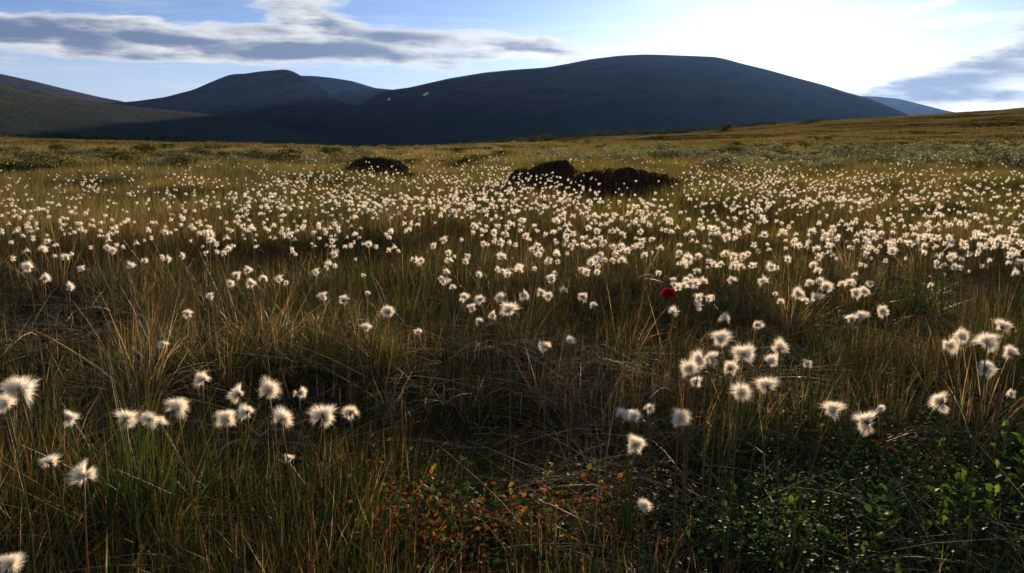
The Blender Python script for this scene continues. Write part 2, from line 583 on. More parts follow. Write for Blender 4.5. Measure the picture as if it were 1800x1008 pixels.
m_leaf = leafy('shrub_leaf', [(0.0, (0.016, 0.042, 0.010)), (0.5, (0.040, 0.082, 0.014)), (1.0, (0.10, 0.12, 0.022))], 0.6, 2.0, 0.55, 0.18, patch=0.2, inst=1.0)
m_leaf_red = leafy('autumn_leaf', [(0.0, (0.05, 0.075, 0.015)), (0.35, (0.13, 0.13, 0.02)), (0.66, (0.26, 0.13, 0.03)), (1.0, (0.28, 0.07, 0.025))], 0.6, 2.0, 0.55, 0.18, patch=0.1, inst=1.1)
m_willow = leafy('willow_leaf', [(0.0, (0.10, 0.12, 0.065)), (0.5, (0.18, 0.195, 0.115)), (1.0, (0.26, 0.265, 0.17))], 0.55, 1.3, 0.8, 0.0, patch=0.2)
m_birch = leafy('birch_leaf', [(0.0, (0.03, 0.045, 0.014)), (0.5, (0.055, 0.07, 0.020)), (1.0, (0.10, 0.09, 0.03))], 0.45, 1.2, 0.8, 0.0, patch=0.1)
m_twig = earthy('twig_bark', [(0.05, 0.035, 0.022), (0.11, 0.075, 0.05)], 60, 0.8, 0.3, 200)
m_peat = earthy('peat', [(0.012, 0.008, 0.006), (0.034, 0.021, 0.013), (0.075, 0.042, 0.026)], 12, 0.95, 0.9, 26)
m_bract = earthy('dark_bract', [(0.04, 0.028, 0.02), (0.10, 0.065, 0.04)], 200, 0.7, 0.2, 300)
m_snow = earthy('snow', [(0.78, 0.80, 0.84), (0.86, 0.87, 0.9)], 0.05, 0.7, 0.2, 0.3)

# cotton: white silky hairs that reflect and transmit
m_cotton, n, l = new_mat('cotton_hair')
o = n.new('ShaderNodeOutputMaterial')
ta = N(n, 'ShaderNodeAttribute', attribute_name='t')
oi = n.new('ShaderNodeObjectInfo')
cc = mixc(n, l, smooth(n, l, ta.outputs['Fac'], 0.0, 0.16), (0.80, 0.70, 0.55), mixc(n, l, oi.outputs['Random'], (0.97, 0.89, 0.76), (0.97, 0.93, 0.85)))
df = N(n, 'ShaderNodeBsdfPrincipled', inp={'Roughness': 0.4, 'Specular IOR Level': 0.5})
l.new(cc, df.inputs['Base Color'])
tr = n.new('ShaderNodeBsdfTranslucent')
l.new(cc, tr.inputs['Color'])
mx = N(n, 'ShaderNodeMixShader', inp={0: 0.78})
l.new(df.outputs[0], mx.inputs[1]); l.new(tr.outputs[0], mx.inputs[2]); l.new(mx.outputs[0], o.inputs['Surface'])


# ------------------------------------------------------------------ mesh builders
def strip_blades(base, dirs, length, width, droop, K, r, side=None, droopdir=None):
    """curved tapering blades as strips. base (n,3), dirs (n,3) unit, droop (n,) bends the blade towards droopdir"""
    n_ = len(base)
    if droopdir is None:
        droopdir = np.stack([dirs[:, 0], dirs[:, 1], np.full(n_, -0.6)], -1)
    rv = r.normal(size=(n_, 3)) if side is None else side
    P = []
    for k in range(K + 1):
        t = k / K
        P.append(base + dirs * (length * t)[:, None] + droopdir * (length * droop * t * t)[:, None])
    V, T, F = [], [], []
    per = 2 * K + 1
    arr = np.zeros((n_, per, 3)); tt = np.zeros((n_, per))
    for k in range(K + 1):
        tang = (P[min(k + 1, K)] - P[max(k - 1, 0)])
        s = np.cross(tang, rv)
        s /= np.linalg.norm(s, axis=1, keepdims=True) + 1e-9
        w = width * (1 - (k / K) ** 1.6) * 0.5
        if k < K:
            arr[:, 2 * k] = P[k] - s * w[:, None]
            arr[:, 2 * k + 1] = P[k] + s * w[:, None]
            tt[:, 2 * k:2 * k + 2] = k / K
        else:
            arr[:, 2 * K] = P[K]; tt[:, 2 * K] = 1
    faces = []
    for i in range(n_):
        o_ = i * per
        for k in range(K - 1):
            faces.append((o_ + 2 * k, o_ + 2 * k + 1, o_ + 2 * k + 3, o_ + 2 * k + 2))
        faces.append((o_ + 2 * K - 2, o_ + 2 * K - 1, o_ + 2 * K))
    rr = np.repeat(r.random(n_), per)
    return arr.reshape(-1, 3), faces, tt.reshape(-1), rr


def blade_mesh(name, mat, n_, radius, h, lean, droop, width, K, seed, bias=(0, 0), flat=0.0):
    r = np.random.default_rng(seed)
    rad = radius * np.sqrt(r.random(n_)); a = r.random(n_) * 6.283
    base = np.stack([rad * np.cos(a), rad * np.sin(a), np.full(n_, -0.015)], -1)
    la = a + r.normal(0, 1.1, n_)
    ln_ = np.abs(r.normal(0, lean, n_)) + flat
    d = np.stack([np.cos(la) * np.sin(ln_) + bias[0], np.sin(la) * np.sin(ln_) + bias[1], np.cos(ln_)], -1)
    d /= np.linalg.norm(d, axis=1, keepdims=True)
    L = h[0] + (h[1] - h[0]) * r.random(n_) ** 1.3
    W = width * (0.6 + 0.8 * r.random(n_))
    V, F, T, RR = strip_blades(base, d, L, W, np.abs(r.normal(0, droop, n_)), K, r)
    return mesh_from(name, V.tolist(), F, mat, False, {'t': T, 'rnd': RR})


def tube(path, radii, sides=5):
    V, F = [], []
    prev = None
    for i, p in enumerate(path):
        tan = (path[min(i + 1, len(path) - 1)] - path[max(i - 1, 0)]).normalized()
        u = tan.cross(Vector((0.3, 0.9, 0.1))).normalized()
        w = tan.cross(u)
        for s in range(sides):
            q = 2 * math.pi * s / sides
            V.append(p + (u * math.cos(q) + w * math.sin(q)) * radii[i])
        if i:
            for s in range(sides):
                a_, b_ = (i - 1) * sides + s, (i - 1) * sides + (s + 1) % sides
                F.append((a_, b_, b_ + sides, a_ + sides))
    F.append(tuple(range((len(path) - 1) * sides, len(path) * sides)))
    return V, F


def join(parts):
    V, F = [], []
    for v, f in parts:
        o_ = len(V)
        V += list(v)
        F += [tuple(i + o_ for i in q) for q in f]
    return V, F


# ---- instanced ground cover (uncountable): points with turn, size and kind
def scatter(name, label, protos, pts, rot, scl, idx, cat=None):
    pc = bpy.data.collections.new(name + '_kinds')
    for i, me in enumerate(protos):
        ob = bpy.data.objects.new('%s_kind_%02d' % (name, i), me)
        pc.objects.link(ob)
    me = bpy.data.meshes.new(name)
    me.from_pydata([tuple(p) for p in pts], [], [])
    a = me.attributes.new('turn', 'FLOAT_VECTOR', 'POINT'); a.data.foreach_set('vector', np.asarray(rot, np.float32).reshape(-1))
    a = me.attributes.new('size', 'FLOAT_VECTOR', 'POINT'); a.data.foreach_set('vector', np.asarray(scl, np.float32).reshape(-1))
    a = me.attributes.new('pick', 'INT', 'POINT'); a.data.foreach_set('value', np.asarray(idx, np.int32))
    ob = add(name, me)
    ng = bpy.data.node_groups.new(name, 'GeometryNodeTree')
    ng.interface.new_socket('Geometry', in_out='INPUT', socket_type='NodeSocketGeometry')
    ng.interface.new_socket('Geometry', in_out='OUTPUT', socket_type='NodeSocketGeometry')
    gi = ng.nodes.new('NodeGroupInput'); go = ng.nodes.new('NodeGroupOutput')
    ip = ng.nodes.new('GeometryNodeInstanceOnPoints')
    ci = ng.nodes.new('GeometryNodeCollectionInfo')
    ci.inputs['Collection'].default_value = pc
    ci.inputs['Separate Children'].default_value = True
    ci.inputs['Reset Children'].default_value = True
    ip.inputs['Pick Instance'].default_value = True

    def attr(nm, dt):
        q = ng.nodes.new('GeometryNodeInputNamedAttribute'); q.data_type = dt
        q.inputs['Name'].default_value = nm
        return q.outputs['Attribute']
    e2r = ng.nodes.new('FunctionNodeEulerToRotation')
    ng.links.new(attr('turn', 'FLOAT_VECTOR'), e2r.inputs[0])
    ng.links.new(gi.outputs[0], ip.inputs['Points'])
    ng.links.new(ci.outputs[0], ip.inputs['Instance'])
    ng.links.new(attr('pick', 'INT'), ip.inputs['Instance Index'])
    ng.links.new(e2r.outputs[0], ip.inputs['Rotation'])
    ng.links.new(attr('size', 'FLOAT_VECTOR'), ip.inputs['Scale'])
    ng.links.new(ip.outputs[0], go.inputs[0])
    md = ob.modifiers.new('plants', 'NODES'); md.node_group = ng
    tag(ob, label, kind='stuff')
    return ob


def bake(name, label, protos, pts, rot, scl, idx):
    """the same ground cover as one real mesh (quicker to trace where blades overlap)"""
    VV, LV, LS, TT, RR = [], [], [], [], []
    off = 0
    idx = np.asarray(idx)
    for k, me in enumerate(protos):
        nv_ = len(me.vertices)
        v = np.zeros(nv_ * 3, np.float32); me.vertices.foreach_get('co', v); v = v.reshape(-1, 3)
        lv = np.zeros(len(me.loops), np.int32); me.loops.foreach_get('vertex_index', lv)
        ls = np.zeros(len(me.polygons), np.int32); me.polygons.foreach_get('loop_total', ls)
        t_ = np.zeros(nv_, np.float32); me.attributes['t'].data.foreach_get('value', t_)
        q_ = np.zeros(nv_, np.float32); me.attributes['rnd'].data.foreach_get('value', q_)
        sel = np.where(idx == k)[0]
        if not len(sel):
            continue
        c, s_ = np.cos(rot[sel, 2]), np.sin(rot[sel, 2])
        p = v[None] * scl[sel][:, None, :]
        tx, ty = rot[sel, 0], rot[sel, 1]
        X = p[..., 0] * c[:, None] - p[..., 1] * s_[:, None]
        Y = p[..., 0] * s_[:, None] + p[..., 1] * c[:, None]
        Z = p[..., 2] + X * ty[:, None] + Y * tx[:, None]
        P = np.stack([X, Y, Z], -1) + pts[sel][:, None, :]
        VV.append(P.reshape(-1, 3))
        LV.append((lv[None] + (np.arange(len(sel)) * nv_)[:, None] + off).reshape(-1))
        LS.append(np.tile(ls, len(sel)))
        TT.append(np.tile(t_, len(sel)))
        RR.append((q_[None] + (r.random(len(sel)) - 0.5)[:, None] * 0.8).reshape(-1))
        off += len(sel) * nv_
    VV = np.concatenate(VV); LV = np.concatenate(LV); LS = np.concatenate(LS)
    me = bpy.data.meshes.new(name)
    me.vertices.add(len(VV)); me.vertices.foreach_set('co', VV.astype(np.float32).reshape(-1))
    me.loops.add(len(LV)); me.loops.foreach_set('vertex_index', LV.astype(np.int32))
    me.polygons.add(len(LS)); me.polygons.foreach_set('loop_start', (np.cumsum(LS) - LS).astype(np.int32))
    me.polygons.foreach_set('material_index', np.zeros(len(LS), np.int32))
    for nm, arr in (('t', np.concatenate(TT)), ('rnd', np.concatenate(RR))):
        a = me.attributes.new(nm, 'FLOAT', 'POINT'); a.data.foreach_set('value', arr.astype(np.float32))
    me.materials.append(protos[0].materials[0])
    me.update(calc_edges=True)
    ob = add(name, me)
    tag(ob, label, kind='stuff')
    print(name, 'faces', len(LS), 'tris', int((LS - 2).sum()))
    return ob


def polar_points(n_, r0, r1, half, r, power=1.0):
    """points over the wedge in front of the camera, thinning with distance"""
    u = r.random(n_)
    rr = (r0 ** (2 - power) + u * (r1 ** (2 - power) - r0 ** (2 - power))) ** (1 / (2 - power)) if power != 2 else r0 * (r1 / r0) ** u
    a = np.radians((r.random(n_) * 2 - 1) * half)
    return rr * np.sin(a), rr * np.cos(a)


# low spots with thin, short growth: px, py, radius px -> keeps the dark hollows of the photo
BARE = []
for px, py, w in [(330, 358, 210), (290, 304, 200), (590, 490, 230), (1500, 480, 230), (870, 830, 230), (1130, 560, 90), (130, 720, 120), (1640, 395, 140), (1600, 900, 420), (1400, 960, 260), (1740, 830, 200), (640, 820, 130), (860, 950, 300), (740, 930, 200), (980, 920, 200), (450, 860, 120), (860, 1060, 420), (1250, 1060, 300), (1600, 1060, 500)]:
    p = hit_ground(px, py)
    BARE.append((p.x, p.y, w * math.hypot(p.x, p.y) / FPX / 2))
TALL = []
for px, py, w in [(1290, 800, 130), (1700, 690, 160), (470, 850, 130), (60, 850, 160), (1560, 640, 140)]:
    p = hit_ground(px, py)
    TALL.append((p.x, p.y, w * math.hypot(p.x, p.y) / FPX / 2))
# mounds are filled in below; grass keeps off them
MOUNDS = []
for px, py, w in [(658, 321, 122), (966, 347, 150), (1104, 362, 215)]:
    p = hit_ground(px, py)
    MOUNDS.append((p.x, p.y, w * p.y / FPX / 2))


def growth(x, y):
    g = 0.80 + 0.85 * fbm(x / 1.1, y / 1.1, 3, 21) + 0.45 * fbm(x / 4, y / 4, 2, 8)
    for bx, by, br in BARE:
        q = ((x - bx) / br) ** 2 + ((y - by) / (br * 1.0)) ** 2
        g = g - 0.72 * np.exp(-1.5 * q)
    for bx, by, br in TALL:
        g = g + 0.55 * np.exp(-1.5 * (((x - bx) / br) ** 2 + ((y - by) / br) ** 2))
    return np.clip(g, 0.04, 1.3)


def off_mounds(x, y, k=1.0):
    ok = np.ones(len(x), bool)
    for mx_, my_, mr in MOUNDS:
        ok &= ((x - mx_) / mr) ** 2 + ((y - my_ - mr * 0.3) / (mr * 0.85)) ** 2 > k
    return ok


# prototypes
near_k = [blade_mesh('sedge_tuft', m_sedge, 30, 0.07, (0.10, 0.34), 0.38, 0.36, 0.0030, 3, 100 + i, (0.10, -0.02)) for i in range(6)]
near_k += [blade_mesh('sedge_upright', m_sedge, 18, 0.05, (0.18, 0.40), 0.20, 0.16, 0.0026, 3, 120 + i, (0.06, 0.0)) for i in range(4)]
straw_k = [blade_mesh('straw_mat', m_straw, 17, 0.12, (0.08, 0.28), 0.35, 0.60, 0.0015, 4, 140 + i, (0.1, 0.0), 0.95) for i in range(5)]
moss_k = [blade_mesh('short_turf', m_sedge, 40, 0.10, (0.03, 0.12), 0.6, 0.4, 0.0026, 2, 150 + i) for i in range(3)]
mid_k = [blade_mesh('sedge_clump', m_far_sedge, 60, 0.16, (0.14, 0.38), 0.26, 0.25, 0.0048, 3, 160 + i, (0.08, 0.0)) for i in range(5)]
far_k = [blade_mesh('far_clump', m_far_sedge, 90, 0.75, (0.06, 0.22), 0.45, 0.3, 0.016, 2, 170 + i) for i in range(4)]
slope_k = [blade_mesh('slope_clump', m_slope_sedge, 110, 1.9, (0.12, 0.36), 0.6, 0.3, 0.06, 2, 180 + i) for i in range(4)]

r = np.random.default_rng(42)


def lay(protos, x, y, s, squash=None, tilt=0.0, idx=None):
    n_ = len(x)
    z = ground_h(x, y)
    pts = np.stack([x, y, z], -1)
    rot = np.stack([r.normal(0, tilt, n_), r.normal(0, tilt, n_), r.random(n_) * 0.9 - 0.45 + (r.random(n_) < 0.25) * r.random(n_) * 6], -1)
    sc = np.stack([s, s, s * (squash if squash is not None else 1)], -1)
    return pts, rot, sc, (r.integers(0, protos, n_) if idx is None else idx)


def cat(*ls):
    return [np.concatenate(q) for q in zip(*ls)]


# near sedge and turf (to 7 m)
x, y = polar_points(5200, 0.9, 7.5, 40, r, 1.0)
g = growth(x, y)
keep = r.random(len(x)) < np.clip((g - 0.28) * 1.7, 0.03, 1)
x, y, g = x[keep], y[keep], g[keep]
A1 = lay(10, x, y, 0.27 + 0.60 * g * (0.8 + 0.4 * r.random(len(x))))
x, y = polar_points(2600, 0.9, 7.5, 40, r, 1.0)
A2 = lay(3, x, y, 0.7 + 0.6 * r.random(len(x)), idx=10 + r.integers(0, 3, len(x)))
tuss_k = [blade_mesh('tussock', m_sedge, 130, 0.055, (0.20, 0.46), 0.55, 0.55, 0.0026, 4, 190 + i, (0.06, -0.05)) for i in range(4)]
x, y = polar_points(190, 1.5, 7.5, 40, r, 1.0)
keep = growth(x, y) > 0.55
x, y = x[keep], y[keep]
A4 = lay(4, x, y, 0.65 + 0.5 * r.random(len(x)), idx=13 + r.integers(0, 4, len(x)))
bake('sedge_grass', 'green and rust-tipped sedge growing over the near bog', near_k + moss_k + tuss_k, *cat(A1, A2, A4))
# dead straw lying through it
x, y = polar_points(2600, 1.25, 7.5, 40, r, 1.0)
keep = r.random(len(x)) < (0.25 + 0.6 * growth(x, y)) * (0.35 + 0.9 * sstep(-0.15, 0.35, fbm(x / 0.8, y / 0.8, 2, 77)))
x, y = x[keep], y[keep]
A3 = lay(5, x, y, 0.65 + 0.6 * r.random(len(x)), tilt=0.15)
A3[1][:, 2] = r.random(len(x)) * 6.283
A3[0][:, 2] += 0.02 + 0.08 * r.random(len(x))
bake('dead_grass', 'pale dead straw tangled through the near sedge', straw_k, *A3)
# middle sedge 6-24 m
x, y = polar_points(15000, 6.0, 26, 40, r, 0.75)
g = growth(x, y)
keep = off_mounds(x, y, 0.75) & (r.random(len(x)) < np.clip(g * 1.4, 0.08, 1))
x, y, g = x[keep], y[keep], g[keep]
B1 = lay(5, x, y, 0.40 + 0.62 * g * (0.8 + 0.4 * r.random(len(x))))
scatter('meadow_grass', 'tawny sedge between the cottongrass drifts', mid_k, *B1)
# far moor 22-130 m and the slope beyond
x, y = polar_points(16000, 20, 130, 42, r, 0.9)
C1 = lay(4, x, y, 0.7 + 0.7 * r.random(len(x)))
scatter('moor_grass', 'golden moor grass on the far flat', far_k, *C1)
x, y = polar_points(22000, 70, 345, 42, r, 0.6)
a_ = np.arctan2(x, y)
pat = fbm(x / 22, y / 12, 3, 61)
keep = r.random(len(x)) < 0.35 + 0.65 * sstep(-0.25, 0.15, pat)
x, y = x[keep], y[keep]
D1 = lay(4, x, y, 0.7 + 0.6 * r.random(len(x)))
scatter('slope_grass', 'russet grass covering the rising moor slope', slope_k, *D1)


# ------------------------------------------------------------------ peat mounds
def mound(px, py, wpx, hpx, label, seed, skew=0.0, flat=3.0):
    p = hit_ground(px, py)
    d = p.y
    rx = wpx * d / FPX / 2
    h = hpx * d / FPX
    ry = rx * 0.85
    root = empty('peat_mound', (p.x, p.y + ry * 0.45, p.z))
    nu, nq = 72, 30
    V, F = [(0, 0, 0)], []
    for j in range(1, nq + 1):
        q = j / nq
        for i in range(nu):
            a = 2 * math.pi * i / nu
            ca, sa = math.cos(a), math.sin(a)
            wob = 1 + 0.10 * float(fbm(ca * 1.6 + seed, sa * 1.6, 3, seed))
            V.append((ca * q * wob * rx * 1.04, sa * q * wob * ry, 0))
    arr = np.array(V)
    q = np.hypot(arr[:, 0] / rx, arr[:, 1] / ry)
    z = h * np.clip(1 - q ** flat, -0.25, 1) * (1 + skew * arr[:, 0] / rx)
    z += 0.24 * h * fbm(arr[:, 0] / 0.24 + 9 * seed, arr[:, 1] / 0.24, 4, seed) + 0.10 * h * fbm(arr[:, 0] / 0.06, arr[:, 1] / 0.06, 2, seed + 3)
    arr[:, 2] = z
    # ragged, slightly overhanging flank
    s = 1 + 0.09 * fbm(arr[:, 2] / 0.05 + seed, np.arctan2(arr[:, 1], arr[:, 0]) * 3, 3, seed + 5)
    arr[:, 0] *= s; arr[:, 1] *= s
    for i in range(nu):
        F.append((0, 1 + i, 1 + (i + 1) % nu))
    for j in range(nq - 1):
        for i in range(nu):
            a, b = 1 + j * nu + i, 1 + j * nu + (i + 1) % nu
            F.append((a, a + nu, b + nu, b))
    add('peat_dome', mesh_from('peat_dome', arr.tolist(), F, m_peat, True), root)
    # wiry growth along the top and one flank
    rr = np.random.default_rng(seed + 50)
    n_ = 1500
    a = rr.random(n_) * 6.283; qq = np.sqrt(rr.random(n_)) * 0.93
    bx, by = np.cos(a) * qq * rx, np.sin(a) * qq * ry
    cap = (by > -0.35 * ry) | (rr.random(n_) < 0.16)
    bx, by, qq = bx[cap], by[cap], qq[cap]
    tree = BVHTree.FromPolygons([Vector(v) for v in arr], F)
    B = []
    for u, v in zip(bx, by):
        hit = tree.ray_cast(Vector((u, v, 5)), Vector((0, 0, -1)))
        B.append((u, v, hit[0].z - 0.01 if hit[0] else 0))
    B = np.array(B); n_ = len(B)
    D_ = np.stack([rr.normal(0, 0.35, n_), rr.normal(0, 0.35, n_), np.ones(n_)], -1)
    D_ /= np.linalg.norm(D_, axis=1, keepdims=True)
    V2, F2, T2, R2 = strip_blades(B, D_, 0.04 + 0.12 * rr.random(n_), 0.005 + 0.004 * rr.random(n_), np.abs(rr.normal(0, 0.3, n_)), 3, rr)
    gobj = add('grass_fringe', mesh_from('grass_fringe', V2.tolist(), F2, m_sedge, False, {'t': T2, 'rnd': R2}), root)
    gobj['kind'] = 'stuff'
    tag(root, label, 'peat mound', 'bare peat mounds in the bog')


mound(658, 322, 148, 40, 'smallest black peat mound, behind the dense white drift, left of the pair', 3, -0.05)
mound(966, 349, 182, 58, 'black peat mound with rounded left flank, rear one of the overlapping pair', 5, 0.08)
mound(1104, 365, 270, 60, 'widest black peat mound, front one of the overlapping pair', 8, -0.12)


# ------------------------------------------------------------------ snow patches on the mountain
def snow(pts, label, key):
    tree = MTREES[key]
    V = []
    org = Vector((0, 0, EYE))
    c = Vector((sum(p[0] for p in pts) / len(pts), sum(p[1] for p in pts) / len(pts)))
    ring = []
    for ringk in (1.0, 0.0):
        for p in (pts if ringk else [tuple(c)]):
            h = tree.ray_cast(org, ray(p[0], p[1]))
            if h[0] is None:
                return
            lift = 1.2 if ringk else 5.0
            V.append(h[0] + h[1] * lift * (1 if h[1].z > 0 else -1))
    k = len(pts)
    F = [(i, (i + 1) % k, k) for i in range(k)]
    # thickness: a skirt into the slope
    low = [v - Vector((0, 0, 6)) for v in V[:k]]
    V += low
    F += [(i, (i + 1) % k, k + 1 + (i + 1) % k, k + 1 + i) for i in range(k)]
    ob = add('snow_patch', mesh_from('snow_patch', V, F, m_snow, True))
    tag(ob, label, 'snow patch', 'old snow lying on the mountain')


WB = 'broad whaleback mountain below the low sun'
snow([(743, 168), (745, 166), (749, 165), (754, 162), (751, 165), (754, 166), (750, 167), (747, 169)], 'larger ragged snow patch on the whaleback flank', WB)
snow([(681, 177), (683, 175), (686, 173), (686, 175), (684, 177)], 'smaller snow patch low in the saddle', WB)


# ------------------------------------------------------------------ cottongrass
def tuft_geo(n_, seed, cone, width, K=2, length=0.5, droop=0.30, rmin=0.78):
    rr = np.random.default_rng(seed)
    th = cone * 1.55 * np.sqrt(rr.random(n_)) * (1 + 0.12 * rr.normal(size=n_))
    ph = rr.random(n_) * 6.283
    d = np.stack([np.sin(th) * np.cos(ph), np.sin(th) * np.sin(ph), np.cos(th)], -1)
    base = d * 0.03
    L = length * (rmin + (1 - rmin) * rr.random(n_) ** 0.35)
    p1, p2 = rr.random(2) * 6.28
    L = L * (0.88 + 0.12 * np.sin(2 * ph + p1 + 2 * th) + 0.06 * np.sin(4 * ph + p2) + 0.035 * rr.normal(size=n_))
    dd = np.stack([d[:, 0], d[:, 1], -0.5 * np.ones(n_)], -1) + rr.normal(0, 0.15, (n_, 3))
    return strip_blades(base, d, L, width * (0.6 + 0.8 * rr.random(n_)), np.abs(rr.normal(droop, 0.12, n_)), K, rr, droopdir=dd)


TUFTS = []
for i in range(8):
    V, F, T, RR = tuft_geo(900 if i < 4 else 520, 300 + i, (0.50 if i < 4 else 0.34) + 0.05 * (i % 4), 0.0068, 3, 0.5, 0.28, 0.45 if i % 2 else 0.6)
    TUFTS.append(mesh_from('cotton_tuft', V.tolist(), F, m_cotton, False, {'t': T, 'rnd': RR}))


def tuft_axes(rr, k):
    """one broad upper fan, the other tufts hanging to the sides: (turn, tilt, size)"""
    a0 = rr.random() * 6.283
    ax = [(a0, abs(rr.gauss(0, 0.55)), 1.0)]
    for j in range(k - 1):
        a = a0 + math.pi + 2.0 * (j - (k - 2) / 2) + rr.gauss(0, 0.5)
        ax.append((a, 0.9 + rr.random() * 1.2, rr.uniform(0.62, 0.98)))
    return ax


def axis_rot(a, tl):
    d = Vector((math.sin(tl) * math.cos(a), math.sin(tl) * math.sin(a), math.cos(tl)))
    return d


def rot_array(V, d):
    q = Vector((0, 0, 1)).rotation_difference(d).to_matrix()
    return V @ np.array(q).T


def whole_head(name, seed, n_per, width, K=2, k=4):
    rr = random.Random(seed)
    Vs, Fs, Ts, Rs = [], [], [], []
    off = 0
    for j, (a, tl, sz) in enumerate(tuft_axes(rr, k)):
        V, F, T, R_ = tuft_geo(n_per, seed * 13 + j, 0.54 if j == 0 else 0.38, width, K, 0.5, 0.24)
        V = rot_array(V, axis_rot(a, tl)) * sz * 1.08
        Vs.append(V); Ts.append(T); Rs.append(R_)
        Fs += [tuple(i + off for i in f) for f in F]
        off += len(V)
    return np.vstack(Vs), Fs, np.concatenate(Ts), np.concatenate(Rs)


MID_HEADS = []
for i in range(7):
    V, F, T, RR = whole_head('h', 500 + i, 130, 0.020, 2, 4 if i % 3 else 3)
    MID_HEADS.append(mesh_from('cotton_head', V.tolist(), F, m_cotton, False, {'t': T, 'rnd': RR}))

# bract: a small dark cup of scales under the hairs
V, F = [], []
for i in range(7):
    a = 6.283 * i / 7
    ca, sa = math.cos(a), math.sin(a)
    o_ = len(V)
    V += [(ca * 0.03 - sa * 0.03, sa * 0.03 + ca * 0.03, -0.06), (ca * 0.03 + sa * 0.03, sa * 0.03 - ca * 0.03, -0.06),
          (ca * 0.10 + sa * 0.025, sa * 0.10 - ca * 0.025, 0.06), (ca * 0.12, sa * 0.12, 0.13), (ca * 0.10 - sa * 0.025, sa * 0.10 + ca * 0.025, 0.06)]
    F += [(o_, o_ + 1, o_ + 2, o_ + 4), (o_ + 4, o_ + 2, o_ + 3)]
BRACT = mesh_from('bracts', V, F, m_bract)


def stem_mesh(dx, dy, h, rad, seed):
    """stem from the base at the origin to (dx, dy, h), with a sheath leaf"""
    rr = random.Random(seed)
    bx, by = rr.gauss(0, 0.012), rr.gauss(0, 0.012)
    path = []
    for k in range(8):
        t = k / 7
        c = math.sin(t * math.pi)
        path.append(Vector((dx * t ** 1.3 + bx * c, dy * t ** 1.3 + by * c, -0.02 + (h + 0.02) * t)))
    V, F = tube(path, [rad * (1.15 - 0.45 * k / 7) for k in range(8)], 5)
    T = [min(1, i / len(V)) * 0.5 for i in range(len(V))]
    return mesh_from('stem', V, F, m_stem, True, {'t': T, 'rnd': [rr.random()] * len(V)})


def place_head(px, py, w):
    """depth from the height cotton usually stands at, nudged so the head keeps a true size"""
    d = ray(px, py)
    best = None
    hs = np.linspace(0.12, 0.52, 41)
    t = (hs - EYE) / d.z
    for _ in range(3):
        t = (ground_h(d.x * t, d.y * t) + hs - EYE) / d.z
    dia = w * t / FPX
    k = int(np.argmin(((hs - 0.36) / 0.10) ** 2 + ((dia - 0.043) / 0.008) ** 2))
    t, hgt, dia = float(t[k]), float(hs[k]), float(dia[k])
    return d * t, hgt, dia          # relative to the eye


GROUP = 'cottongrass standing in the bog'


def cottongrass(px, py, w, label, lean=0, k=4, sweep=0.0, seed=0, dull=False):
    rel, hgt, dia = place_head(px, py, w)
    pos = rel + Vector((0, 0, EYE))
    rr = random.Random(seed * 7 + 3)
    dist = rel.length
    bx = pos.x + lean * dist / FPX + rr.gauss(0, 0.012)
    by = pos.y + rr.gauss(0, 0.02)
    bz = gh(bx, by)
    root = empty('cottongrass', (bx, by, bz))
    dx, dy, h = pos.x - bx, pos.y - by, pos.z - bz
    h2 = max(0.06, h - dia * 0.12)
    add('stem', stem_mesh(dx, dy, h2, 0.0017, seed), root)
    hd = add('seed_head', BRACT, root, (dx, dy, h2))
    hd.scale = (dia, dia, dia)
    tiltd = Vector((0.25 * rr.gauss(0, 1) + sweep * 0.5, 0.35 * rr.gauss(0, 1) - 0.1, 1)).normalized()
    hd.rotation_euler = tiltd.to_track_quat('Z', 'Y').to_euler()
    for j, (a, tl, sz) in enumerate(tuft_axes(rr, k)):
        dv = axis_rot(a, tl)
        dv = (dv + Vector((sweep, 0, -0.15 * abs(sweep)))).normalized()
        t_ = add('tuft', TUFTS[rr.randrange(4) if j == 0 else 4 + rr.randrange(4)], hd)
        t_.rotation_euler = dv.to_track_quat('Z', 'Y').to_euler()
        s = 1.12 * sz
        t_.scale = (s, s * (0.8 + 0.4 * rr.random()), s * (0.85 + 0.25 * rr.random()))
    tag(root, label, 'cottongrass', GROUP)


